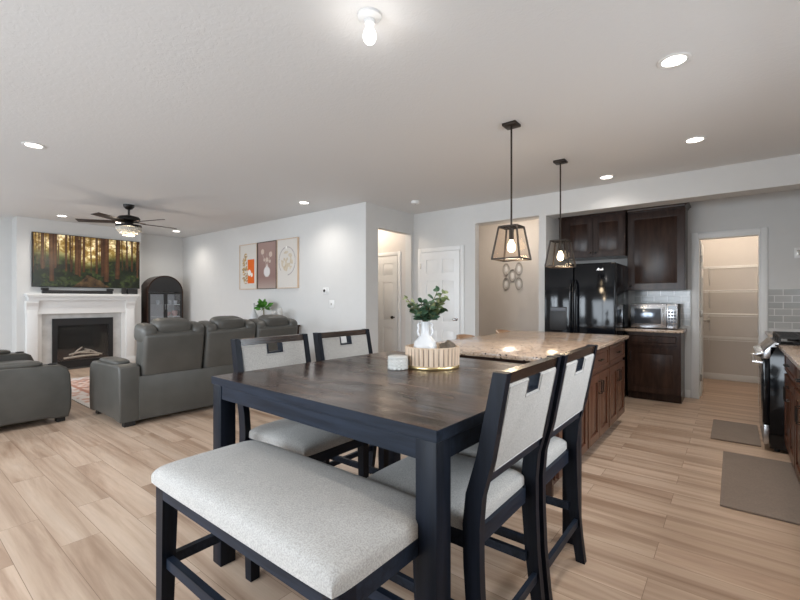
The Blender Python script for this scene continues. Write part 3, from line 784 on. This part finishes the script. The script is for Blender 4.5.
# small wall plates
def plate(name, label, cat, x, z, y, w=.075, h=.12, m='white'):
    t = thing(name, label, cat, (x, y, z)); MB().box(-w / 2, w / 2, -.008, 0, -h / 2, h / 2, .003).build('plate', m, t); return t
t = plate('light_switch', 'white light switch on the kitchen wall above the tile', 'switch', .60, 1.84, 6.72); MB().box(-.016, .016, -.013, -.008, -.03, .03, .002).build('rocker', 'nickel', t)
t = plate('light_switch', 'white square light switch plate below the thermostat', 'switch', -4.985, 1.225, 4.55, .115, .12); MB().box(-.018, .010, -.012, -.008, -.018, .018, .002).build('rocker', 'nickel', t)
t = plate('thermostat', 'small white thermostat with dark round dial on the bare wall', 'thermostat', -5.125, 1.44, 4.55, .14, .10); MB().tube([(-.03, -.008, 0), (-.03, -.016, 0)], .022, 20).build('dial', 'black_plastic', t); MB().box(.03, .038, -.010, -.008, -.04, .04).build('display', 'nickel', t)
# ring wall art at the corridor end
t = thing('ring_wall_art', 'silver wall ornament of five oval rings in the corridor', 'wall art', (-3.22, 7.445, 1.71))
for x, z in ((-.125, .155), (.125, .155), (0, .03), (-.125, -.12), (.125, -.12)):
    rr = MB().ring((x, -.015, z), .062, .008, 'Y', 32, 8, 1.0, 1.75).build('ring', 'nickel', t)
    MB().pillow((x, -.012, z), (.06, .012, .12), 1, 1, 16, 8).build('mirror', 'white', rr)
# ================================================================== LIVING ROOM
# rug
def rug_fn(u, v):
    x, y = u * 2.6, v * 2.0; e = min(u, 1 - u) * 2.6, min(v, 1 - v) * 2.0; d = min(e)
    n = sin(x * 23 + 2 * sin(y * 9)) * sin(y * 27 + 1.5 * sin(x * 11)) + .6 * sin(x * 51 + y * 13) * sin(y * 47 - x * 17)
    if d < .05: return (205, 200, 196)
    if d < .24: return (214, 205, 200) if n > -.2 else (196, 158, 142)
    if d < .29: return (178, 128, 110)
    if n > .45: return (218, 200, 188)
    if n > -.15: return (203, 165, 148)
    if n > -.7: return (190, 138, 118)
    return (150, 132, 128)
t = thing('area_rug', 'pink and cream patterned rug on the floor before the fireplace', 'rug', (-7.15, 2.62, 0))
MB().box(-1.3, 1.3, -1.0, 1.0, .0005, .008).build('backing', 'porcelain', t, smooth=False)
picture('pile', 2.6, 2.0, 190, 150, rug_fn, 'rugcol', t, Matrix.Translation((0, 0, .0095)) @ Matrix.Rotation(-pi / 2, 4, 'X'))
t.children[1].rotation_euler = (0, 0, 0)

def recliner(name, label, loc, rz, n, width, armw=.20):
    """reclining sofa, front +y, centre at origin"""
    t = thing(name, label, 'sofa', loc, rz)
    iw = width - 2 * armw; sw = iw / n; a = width / 2
    MB().box(-iw / 2, iw / 2, -.455, .36, .05, .40, .02).build('base', 'leather', t)
    MB().box(-iw / 2 - .02, iw / 2 + .02, -.475, -.456, .05, .50, .008).build('back_skirt', 'leather', t)
    prof = [(-.465, .05), (-.37, .05), (-.31, .065), (.26, .065), (.33, .05), (.44, .05), (.462, .14), (.468, .32), (.455, .50), (.425, .575), (.37, .605), (.0, .615), (-.40, .625), (-.455, .60), (-.465, .52)]
    for s in (-1, 1):
        x0, x1 = (a - armw, a) if s > 0 else (-a, -a + armw)
        ar = MB().prism(prof, 'X', x0, x1, .022, 4).build('arm', 'leather', t, angle=50)
        MB().pillow(((x0 + x1) / 2, -.02, .628), (armw * .86, .52, .075), .7, .45).build('arm_pad', 'leather', ar)
        MB().ring(((x0 + x1) / 2, .33, .612), .038, .006, 'Z', 24, 8).build('cup_holder', 'black_plastic', ar)
    for sx in (-1, 1):
        for sy in (-.42, .385): MB().box(sx * (a - .10) - .05, sx * (a - .10) + .05, sy - .035, sy + .035, 0, .051).build('foot', 'black_plastic', t, smooth=False)
    for k in range(n):
        cx = -iw / 2 + sw * (k + .5)
        MB().pillow((cx, .13, .44), (sw - .012, .62, .20), .45, .3, 36, 16).build('seat_cushion', 'leather', t)
        tl = Matrix.Translation((cx, -.335, .47)) @ Matrix.Rotation(R(9), 4, 'X')
        b = MB().box(-sw / 2 + .008, sw / 2 - .008, -.125, .10, -.01, .50, .05, 5, mat=tl).build('backrest', 'leather', t, angle=60)
        MB().pillow((0, .03, .520), (sw * .60, .24, .20), .55, .45, 32, 16, mat=tl).build('headrest', 'leather', b)
        for s in (-1, 1):
            MB().pillow((s * sw * .385, .035, .462), (sw * .24, .30, .21), .6, .5, 24, 14, mat=tl).build('wing', 'leather', b)
        MB().pillow((0, .10, .25), (sw * .72, .12, .36), .5, .45, 28, 14, mat=tl).build('lumbar_cushion', 'leather', b)
    return t
recliner('reclining_sofa', 'long grey leather reclining sofa seen from behind', (-5.275, 2.735, 0), R(90), 3, 2.38)
recliner('loveseat', 'grey leather loveseat at the left edge, its arm towards us', (-6.46, .875, 0), 0, 2, 1.84, .24)

# fireplace
FX = -9.70
t = thing('fireplace', 'white mantel fireplace with black glass-fronted firebox', 'fireplace', (FX, 2.515, 0))
fx = lambda y: y - 2.545
MB().box(.0, .20, -.85, .90, 1.365, 1.405, .004).box(0, .18, -.83, .88, 1.335, 1.365).box(0, .16, -.815, .865, 1.28, 1.335).build('mantel_shelf', 'trim', t, smooth=False)
MB().box(0, .115, -.84, .84, 1.04, 1.28, .003).build('frieze', 'trim', t, smooth=False)
for s in (-1, 1):
    lg = MB().box(0, .135, s * .76 - .075, s * .76 + .075, .0, 1.20, .004).box(0, .15, s * .76 - .085, s * .76 + .085, 0, .14, .003).build('leg', 'trim', t)
    MB().prism([(0, 1.12), (.136, 1.12), (.14, 1.18), (.165, 1.24), (.165, 1.279), (0, 1.279)], 'Y', s * .76 - .082, s * .76 + .082).build('corbel', 'trim', lg, smooth=False)
for s in (-1, 1): MB().box(.02, .09, s * .655 - .029, s * .655 + .029, 0, 1.039).build('inner_trim', 'trim', t, smooth=False)
m = MB().box(0, .05, -.625, -.475, 0, 1.039).box(0, .05, .475, .625, 0, 1.039).box(0, .05, -.475, .475, .95, 1.039).build('surround', 'surround', t, smooth=False, label='pale stone surround')
m = MB().box(0, .075, -.474, -.40, .03, .949).box(0, .075, .40, .474, .03, .949).box(0, .075, -.40, .40, .82, .949).box(0, .075, -.40, .40, .03, .17).box(.001, .006, -.40, .40, .17, .82)
fb = m.build('firebox', 'black_plastic', t, smooth=False, label='black metal firebox frame')
MB().box(.060, .064, -.40, .40, .17, .82).build('glass_front', M['glass'], fb, smooth=False)
rnd = random.Random(3)
for k, (y0, z0, y1, z1, r) in enumerate([(-.30, .21, .25, .23, .035), (-.22, .27, .10, .32, .03), (-.05, .30, .30, .24, .03), (-.18, .25, -.02, .40, .022), (.02, .36, .22, .27, .022)]):
    MB().tube([(.034, y0, z0), (.036, (y0 + y1) / 2, (z0 + z1) / 2 + .012), (.034, y1, z1)], [r * .55, r * .6, r * .5], 10).build('log', 'log', fb)

# television
t = thing('television', 'large wall television showing a sunlit pine forest', 'television', (FX + .05, 2.62, 2.01))
MB().box(-.048, .0, -.855, .855, -.485, .485, .004).build('bezel', 'screen_frame', t)
rnd = random.Random(11)
trunks = []
for k in range(34):
    wd = rnd.choice([.003, .004, .005, .007, .009, .012])
    trunks.append((rnd.random(), wd, rnd.uniform(.30, .52) - wd * 9, rnd.uniform(.3, 1.0), rnd.uniform(-.02, .02)))
trunks += [(.155, .020, .10, .9, .0), (.375, .019, .24, .8, .0), (.655, .026, .12, 1.0, .0), (.765, .024, .18, .7, .01), (.08, .014, .33, .9, 0), (.28, .010, .30, .7, 0), (.56, .011, .28, .8, 0), (.92, .010, .35, .8, 0), (.44, .012, .3, .9, 0)]
trunks.sort(key=lambda q: q[1])
def hsh(i, j): 
    x = sin(i * 127.1 + j * 311.7) * 43758.5453; return x - math.floor(x)
def vnoise(x, y):
    i, j = math.floor(x), math.floor(y); fx_, fy = x - i, y - j; fx_ = fx_ * fx_ * (3 - 2 * fx_); fy = fy * fy * (3 - 2 * fy)
    return (hsh(i, j) * (1 - fx_) + hsh(i + 1, j) * fx_) * (1 - fy) + (hsh(i, j + 1) * (1 - fx_) + hsh(i + 1, j + 1) * fx_) * fy
def mixc(a, b, f): return tuple(x + (y - x) * f for x, y in zip(a, b))
def forest(u, v):
    n = .5 * vnoise(u * 22, v * 13) + .3 * vnoise(u * 55, v * 34) + .2 * vnoise(u * 120, v * 70)
    sky = mixc((120, 92, 40), (255, 240, 200), min(1, max(0, (n - .36) * 2.6)))
    under = mixc((8, 14, 7), (62, 72, 36), min(1, max(0, (n - .32) * 1.5)))
    hz = .56 - .20 * math.exp(-((u - .47) / .16) ** 2) + .10 * (n - .5)
    f = min(1, max(0, (v - hz) / .16)); c = mixc(under, sky, f)
    c = mixc(c, (88, 88, 36), .40 * max(0, 1 - abs(v - hz - .1) * 5))
    ph = .24 - v; wid = .012 + .62 * max(0, ph)
    if ph > 0 and abs(u - .50 - .02 * sin(v * 20)) < wid * (.8 + .5 * n): c = mixc(c, mixc((34, 22, 14), (110, 74, 54), n), .65)
    for tu, wd, vb, br, ln in trunks:
        x = (u - tu - ln * v) / wd
        if abs(x) < 1 and v > vb:
            k = .5 + .5 * n
            tc = mixc((24, 14, 9), (92, 58, 34), (.35 + .4 * br * (1 - abs(x))) * k * 1.3); c = mixc(c, tc, .92 if wd > .008 else .75)
    return tuple(max(0, min(255, q)) for q in c)
picture('screen', 1.69, .95, 240, 132, forest, 'screen', t, Matrix.Translation((.0015, 0, 0)) @ Matrix.Rotation(pi / 2, 4, 'Z'))
# soundbar and boxes on the mantel
t = thing('soundbar', 'long black soundbar lying on the white mantel shelf', 'soundbar', (FX + .10, 2.43, 1.4055))
MB().box(-.04, .04, -.54, .54, 0, .062, .012, 3).build('body', 'black_plastic', t)
for s in (-1, 1): MB().box(-.045, .045, s * .50 - .05, s * .50 + .05, .0625, .105, .008).build('end_speaker', 'black_plastic', t)
o = MB().box(-.03, .03, -.035, .035, 0, .13, .006).build('speaker', 'black_plastic', loc=(FX + .10, 3.17, 1.4055)); tag(o, 'small upright black speaker on the mantel right of the soundbar', 'speaker')
o = MB().box(-.04, .04, -.09, .09, 0, .11, .006).build('media_box', 'black_plastic', loc=(FX + .09, 3.32, 1.4055)); tag(o, 'low black media box at the right end of the mantel', 'electronics')
# arched display cabinet
t = thing('arched_cabinet', 'black arched display cabinet with two glass doors beside the fireplace', 'cabinet', (-9.66, 3.99, 0), R(90))
r_, sp = .37, 1.45; dpt = .40
arc = [(r_ * cos(pi * i / 28), sp + r_ * sin(pi * i / 28)) for i in range(29)]
arc2 = [((r_ - .025) * cos(pi * i / 28), sp + (r_ - .025) * sin(pi * i / 28)) for i in range(29)]
outer = [(r_, .04)] + arc + [(-r_, .04)]; inner = [(r_ - .025, .04)] + arc2 + [(-r_ + .025, .04)]
m = MB(); loops = []
for pl, y in ((outer, 0), (outer, dpt), (inner, dpt), (inner, 0)): loops.append([m.bm.verts.new((x, y, z)) for x, z in pl])
n = len(outer)
for a_, b_ in ((0, 1), (1, 2), (2, 3), (3, 0)):
    for i in range(n - 1): m.bm.faces.new((loops[a_][i], loops[a_][i + 1], loops[b_][i + 1], loops[b_][i]))
m.build('frame', 'espresso', t, angle=30)
MB().prism(inner, 'Y', dpt - .012, dpt - .001).build('back_board', 'white', t, smooth=False, label='back board whitened in place of interior light')  # painted white to stand in for light inside the cabinet
MB().prism([(r_ - .027, sp + .01)] + [(x, z + .001) for x, z in arc2[1:-1] if z > sp + .012] + [(-r_ + .027, sp + .01)], 'Y', .006, .016).build('arch_panel', 'black_plastic', t, smooth=False)
MB().box(-r_, r_, 0, dpt, 0, .06).build('plinth', 'black_plastic', t, smooth=False)
for z in (.55, .92, 1.18): MB().box(-r_ + .027, r_ - .027, .05, dpt - .013, z, z + .012).build('shelf', 'white', t, smooth=False)  # shelves whitened too, making up for the unlit interior
for s in (-1, 1):
    x0, x1 = (.003, r_ - .027) if s > 0 else (-r_ + .027, -.003); q = .035
    dr = MB().box(x0, x0 + q, .002, .02, .07, sp).box(x1 - q, x1, .002, .02, .07, sp).box(x0 + q, x1 - q, .002, .02, .07, .07 + q).box(x0 + q, x1 - q, .002, .02, sp - q, sp).build('door', 'black_plastic', t, smooth=False)
    MB().box(x0 + q, x1 - q, .009, .012, .07 + q, sp - q).build('pane', 'cab_glass', dr, smooth=False)
    MB().tube([(s * .022, 0, 1.08), (s * .022, -.025, 1.08), (s * .022, -.025, 1.20), (s * .022, 0, 1.20)], .005, 8).build('handle', 'chrome', dr)
def cup(label, yo, z, prof, mt):
    o = MB().lathe(prof, n=20).build('cup' if mt == 'cupwhite' else 'bowl', mt, loc=(-9.66 - .20, 4.01 + yo, z)); tag(o, label, 'cup' if mt == 'cupwhite' else 'bowl', 'crockery in the arched cabinet')
CUP = [(.02, 0), (.035, .003), (.045, .04), (.047, .09), (.043, .09), (.040, .04), (.01, .01)]
M['cupwhite'] = paint('bright_white_china', (.84, .84, .83), .3, .01)
M['pink'] = paint('pink_glaze', (.62, .36, .32), .4)
for k, yo in enumerate((-.10, .06, .16, .26)):
    cup(('white cup behind the left glass door of the arched cabinet', 'white cup in arched cabinet just right of the handles', 'white cup in arched cabinet, middle of the right shelf', 'white cup in arched cabinet at the right end of the shelf')[k], yo, 1.193, CUP, 'cupwhite')
cup('pink bowl on the lower shelf of the arched cabinet, left one', .09, .933, [(.02, 0), (.04, .003), (.07, .05), (.08, .09), (.075, .09), (.06, .05), (.01, .012)], 'pink')
cup('pink bowl on the lower shelf of the arched cabinet, right one', .25, .933, [(.02, 0), (.04, .003), (.06, .06), (.06, .12), (.055, .12), (.05, .05), (.01, .012)], 'pink')

# console behind the sofa with plant and ornaments
t = thing('console_table', 'dark narrow console table against the white wall behind the sofa', 'console', (-6.35, 4.35, 0))
MB().box(-.62, .62, -.17, .17, .84, .87, .004).build('top', 'espresso', t)
for sx in (-1, 1):
    for sy in (-1, 1): MB().box(sx * .58 - .025, sx * .58 + .025, sy * .13 - .025, sy * .13 + .025, 0, .839).build('leg', 'espresso', t, smooth=False)
MB().box(-.58, .58, -.13, .13, .22, .24).build('shelf', 'espresso', t, smooth=False)
CZ = .8705
t = thing('potted_plant', 'small bright green plant in grey pot on the console', 'plant', (-6.53, 4.34, CZ))
MB().lathe([(.03, 0), (.06, .003), (.075, .12), (.070, .12), (.055, .02), (.01, .02)], n=28).build('pot', 'nickel', t)
rnd = random.Random(8)
MB().tube([(0, 0, .02), (.005, 0, .15), (0, 0, .28)], .010, 8).build('stem', 'stem', t)
m = MB()
for k in range(46):
    a_ = rnd.uniform(0, 2 * pi); el = rnd.uniform(-.3, 1.2); d_ = Vector((cos(a_) * cos(el), sin(a_) * cos(el), sin(el)))
    leaf(m, Vector((0, 0, .27)) + d_ * rnd.uniform(.02, .10), d_ + Vector((0, 0, .2)), rnd.uniform(.07, .11), rnd.uniform(-1, 1))
m.build('foliage', 'leaf', t, angle=180)
o = MB().lathe([(.03, 0), (.07, .003), (.085, .06), (.075, .14), (.04, .20), (.022, .25), (.020, .34), (.026, .36), (.02, .36), (.012, .3)], n=28).build('vase', 'ceramic', loc=(-6.84, 4.34, CZ)); tag(o, 'tall white ceramic vase on the console left of the green plant', 'vase')
o = MB().lathe([(.03, 0), (.05, .003), (.055, .10), (.05, .22), (.04, .23), (.045, .1)], n=24).build('white_candle', 'porcelain', loc=(-6.18, 4.32, CZ)); tag(o, 'white pillar candle on the console right of the plant', 'candle')
o = MB().lathe([(.03, 0), (.045, .003), (.05, .10), (.045, .27), (.035, .28), (.04, .1)], n=24).build('white_candle', 'porcelain', loc=(-6.03, 4.32, CZ)); tag(o, 'taller white pillar candle at the right end of the console', 'candle')

# three canvases
def art1(u, v):
    c = (214, 210, 203)
    if .46 < u < .86 and .12 < v < .66: c = (228, 104, 22)
    for cx, cz, r in ((.28, .62, .10), (.30, .30, .13), (.20, .48, .07), (.36, .46, .08), (.34, .20, .09), (.34, .74, .07)):
        d_ = math.hypot((u - cx) * .70, v - cz) / r
        if d_ < 1 and vnoise(u * 22 + cx * 9, v * 34) > .38: c = (196, 160, 96) if vnoise(u * 30, v * 40) > .5 else (160, 136, 104)
    if math.hypot((u - .56) * .7, v - .36) < .07: c = (236, 230, 224)
    if math.hypot((u - .70) * .7, v - .31) < .045: c = (240, 234, 226)
    return c
def art2(u, v):
    c = mixc((140, 110, 104), (162, 136, 128), v if v < 1 else 1)
    if v < .25: c = mixc((176, 158, 148), c, v / .25)
    d_ = math.hypot((u - .5) * .68, v - .36)
    if d_ < .12: c = (226, 222, 220) if d_ < .1 else (206, 196, 192)
    if abs(u - .5) < .05 and .46 < v < .52: c = (220, 214, 210)
    for cx, cz, r in ((.26, .80, .06), (.70, .73, .06), (.50, .62, .05), (.36, .62, .035), (.66, .58, .035)):
        if math.hypot((u - cx) * .68, v - cz) < r: c = (204, 186, 172)
    for cx in (.26, .50, .70):
        if abs(u - (cx + (.5 - cx) * max(0, (.74 - v) / .26))) < .012 and .48 < v < .76: c = (190, 172, 162)
    return c
def art3(u, v):
    c = (216, 211, 204); d_ = math.hypot((u - .48) * .72, v - .55)
    if abs(d_ - .29) < .008 and (v > .36 or u > .5): c = (160, 150, 150)
    if d_ < .21 and vnoise(u * 12 + 3, v * 15) > .42: c = mixc((196, 178, 150), (214, 204, 186), vnoise(u * 30, v * 30))
    if math.hypot((u - .45) * .72, v - .83) < .03: c = (240, 238, 232)
    return c
for cx, fn, lb, fm in ((-7.32, art1, 'framed canvas with orange block and golden leaves, left of three', 'tray_wood'), (-6.71, art2, 'framed mauve canvas with white vase of flowers, middle of three', 'driftwood'), (-6.10, art3, 'framed pale canvas with beige circle motif, right of three', 'tray_wood')):
    t = thing('framed_canvas', lb, 'painting', (cx, 4.55, 1.93), 0, 'three canvases on the living room wall')
    w2, h2 = .297, .435; m = MB(); q = .012
    m.box(-w2, -w2 + q, -.035, 0, -h2, h2).box(w2 - q, w2, -.035, 0, -h2, h2).box(-w2 + q, w2 - q, -.035, 0, -h2, -h2 + q).box(-w2 + q, w2 - q, -.035, 0, h2 - q, h2)
    m.build('frame', fm, t, smooth=False)
    MB().box(-w2 + q, w2 - q, -.022, -.001, -h2 + q, h2 - q).build('canvas', 'porcelain', t, smooth=False)
    picture('print', 2 * (w2 - q), 2 * (h2 - q), 66, 96, fn, 'print', t, Matrix.Translation((0, -.0235, 0)))

# ================================================================== CEILING FIXTURES
def lamp(name, parent, loc, power, color, radius=.04, kind='POINT', rot=None, spot=None):
    l = bpy.data.lights.new(name, kind); l.energy = power; l.color = color; l.shadow_soft_size = radius
    if spot: l.spot_size = spot; l.spot_blend = .9
    o = bpy.data.objects.new(name, l); COL.objects.link(o); o.parent = parent; o.location = loc
    return o
def can(label, x, y, p=1.0):
    t = thing('recessed_light', label, 'ceiling light', (x, y, H), 0, 'round recessed ceiling lights')
    MB().lathe([(.062, -.001), (.088, -.001), (.088, -.006), (.082, -.009), (.064, -.006)], n=32, cap=False).build('trim_ring', 'white', t)
    MB().lathe([(.001, -.0045), (.063, -.0045), (.063, -.0015), (.001, -.0015)], n=32).build('lens', 'can_glow', t, label='glowing round lens')
    lamp('downlight', t, (0, 0, -.03), CAN_POWER * p, (1.0, .94, .87), .06, 'SPOT', None, R(150))
can('recessed ceiling light nearest the camera over the kitchen', -.28, 3.02, 1.9)
can('recessed ceiling light before the kitchen header, right one', -.27, 4.63, 1.5)
can('recessed ceiling light before the kitchen header, near the pendants', -1.17, 5.39, .35)
can('recessed ceiling light above the bare white wall and thermostat', -5.0, 4.01)
can('recessed ceiling light at far left, largest over the living room', -5.13, .95)
can('recessed ceiling light above the left end of the television', -9.05, 2.05)
can('recessed ceiling light behind the left fan blades', -9.02, 2.86)
can('recessed ceiling light in the corner right of the fan', -9.18, 4.0)
can('added unseen recessed light over the long counter at the right', .40, 1.2, 1.7)  # out-of-view lamp added to brighten the right side
can('added unseen recessed light in the living room behind the loveseat', -7.2, -.3)  # extra lamp outside the view, added as downward fill

t = thing('bare_bulb_fixture', 'bare white bulb in a round ceiling holder above the table', 'ceiling light', (-1.45, 1.58, H))
MB().lathe([(.062, 0), (.060, -.012), (.045, -.022), (.028, -.026), (.026, -.045), (.001, -.045)], n=32).build('holder', 'white', t)
MB().lathe([(.001, -.1455), (.018, -.142), (.029, -.130), (.034, -.112), (.031, -.09), (.019, -.068), (.016, -.0455), (.001, -.0455)], n=24).build('bulb', 'bulb_white', t, label='glowing white bulb')
lamp('bulb_light', t, (0, 0, -.20), 1.6, (1.0, .95, .9), .04)

def pendant(label, x, y, zb, zt):
    t = thing('pendant_light', label, 'pendant', (x, y, H), 0, 'lantern pendants over the island')
    zb -= H; zt -= H
    MB().box(-.058, .058, -.058, .058, -.022, 0, .003).build('canopy', 'bronze', t)
    MB().tube([(0, 0, -.022), (0, 0, zt + .004)], .0075, 10).build('rod', 'bronze', t)
    sb, st = .118, .077
    B = [(-sb, -sb), (sb, -sb), (sb, sb), (-sb, sb)]; T = [(-st, -st), (st, -st), (st, st), (-st, st)]
    m = MB(); g = .0062
    def bar(p, q):
        p, q = Vector(p), Vector(q); d_ = (q - p).normalized(); u = d_.cross(Vector((0, 0, 1)));
        u = u.normalized() if u.length > .01 else Vector((1, 0, 0)); v = u.cross(d_)
        m.loft([[e + u * sx * g + v * sy * g for sx, sy in ((-1, -1), (1, -1), (1, 1), (-1, 1))] for e in (p, q)])
    for i in range(4):
        j = (i + 1) % 4
        bar((*B[i], zb), (*B[j], zb)); bar((*T[i], zt), (*T[j], zt)); bar((*B[i], zb), (*T[i], zt))
    bar((-st, 0, zt), (st, 0, zt)); bar((0, -st, zt), (0, st, zt))
    m.build('lantern_frame', 'bronze', t, smooth=False)
    for i in range(4):
        j = (i + 1) % 4; m = MB()
        m.bm.faces.new([m.bm.verts.new(p) for p in ((*B[i], zb), (*B[j], zb), (*T[j], zt), (*T[i], zt))]); m.build('pane', 'amber_glass', t, smooth=False)
    MB().tube([(0, 0, zt), (0, 0, zt - .105)], .019, 16).build('socket', 'bronze', t)
    c = zt - .165
    MB().lathe([(.001, c - .042), (.018, c - .038), (.030, c - .022), (.034, c), (.030, c + .022), (.020, c + .042), (.015, c + .060), (.001, c + .060)], n=24).build('bulb', 'bulb', t, label='glowing warm round bulb')
    lamp('bulb_light', t, (0, 0, zb - .03), 4, (1.0, .78, .52), .05)
pendant('lantern pendant with glass panes over the near end of the island', -1.43, 3.28, 1.625, 1.89)
pendant('lantern pendant hanging before the black refrigerator and dark cabinets', -1.41, 4.47, 1.64, 1.905)

t = thing('smoke_detector', 'small white smoke detector on the ceiling before the hall', 'smoke detector', (-3.66, 4.98, H))
MB().lathe([(.065, 0), (.065, -.018), (.055, -.034), (.03, -.038), (.001, -.038)], n=32).build('housing', 'white', t)
MB().lathe([(.012, -.0385), (.012, -.041), (.001, -.041)], n=16).build('test_button', 'nickel', t)

# ceiling fan
t = thing('ceiling_fan', 'dark ceiling fan with five brown blades and crystal light', 'ceiling fan', (-7.22, 2.45, H))
MB().lathe([(.075, 0), (.072, -.03), (.05, -.06), (.022, -.075), (.001, -.075)], n=32).build('canopy', 'bronze_dark', t)
MB().tube([(0, 0, -.07), (0, 0, -.17)], .014, 12).build('downrod', 'bronze_dark', t)
MB().lathe([(.03, -.155), (.06, -.165), (.135, -.185), (.150, -.205), (.150, -.24), (.12, -.262), (.05, -.27), (.001, -.27)], n=40).build('motor_housing', 'bronze_dark', t)
for k in range(5):
    an = R(90 + 72 * k); Mx = Matrix.Rotation(an, 4, 'Z')
    bl = MB().box(.18, .68, -.058, .058, -.004, .004, .0035, 2, mat=Mx @ Matrix.Translation((0, 0, -.268)) @ Matrix.Rotation(R(12), 4, 'X'))
    b = bl.build('blade', 'blade_wood', t)
    MB().box(.07, .23, -.018, .018, -.262, -.255, .002, mat=Mx).build('blade_arm', 'copper', b)
MB().lathe([(.05, -.271), (.055, -.30), (.06, -.325), (.001, -.325)], n=28).build('light_kit', 'bronze_dark', t)
MB().lathe([(.163, -.310), (.172, -.310), (.172, -.335), (.163, -.335), (.163, -.310)], n=40, cap=False).build('shade_ring', 'bronze_dark', t)
MB().lathe([(.162, -.333), (.112, -.333), (.001, -.330), (.001, -.322), (.162, -.322)], n=32).build('shade_plate', 'chrome', t)
m = MB()
for rr, zz, n in ((.160, -.338, 38), (.122, -.338, 30), (.080, -.338, 20)):
    L = .065 + (.160 - rr) * .85
    for i in range(n):
        a_ = 2 * pi * i / n; x, y = rr * cos(a_), rr * sin(a_)
        m.lathe([(.002, 0), (.010, -.012), (.010, -L + .014), (.002, -L)], (x, y, zz), 6)
m.build('crystal_drops', 'crystal', t, smooth=False)['kind'] = 'stuff'
MB().pillow((0, 0, -.375), (.06, .06, .07), 1, 1, 18, 10).build('bulb', 'fan_glow', t, label='glowing bulb')
lamp('fan_light', t, (0, 0, -.50), 9, (1.0, .86, .68), .08)

# light in the pantry, the corridor and the passage
def flush(label, x, y, p):
    t = thing('flush_ceiling_light', label, 'ceiling light', (x, y, H))
    MB().lathe([(.13, 0), (.13, -.02), (.12, -.03), (.001, -.03)], n=32).build('base', 'white', t)
    MB().lathe([(.118, -.0305), (.10, -.06), (.06, -.08), (.001, -.088)], n=32).build('dome', 'can_glow', t)
    lamp('dome_light', t, (0, 0, -.16), p, WARM, .08)
flush('round ceiling light inside the pantry', .0, 7.6, 20)
flush('round ceiling light in the corridor beyond the opening', -3.0, 6.7, 16)
flush('round ceiling light in the passage to the inner door', -5.0, 5.2, 16)
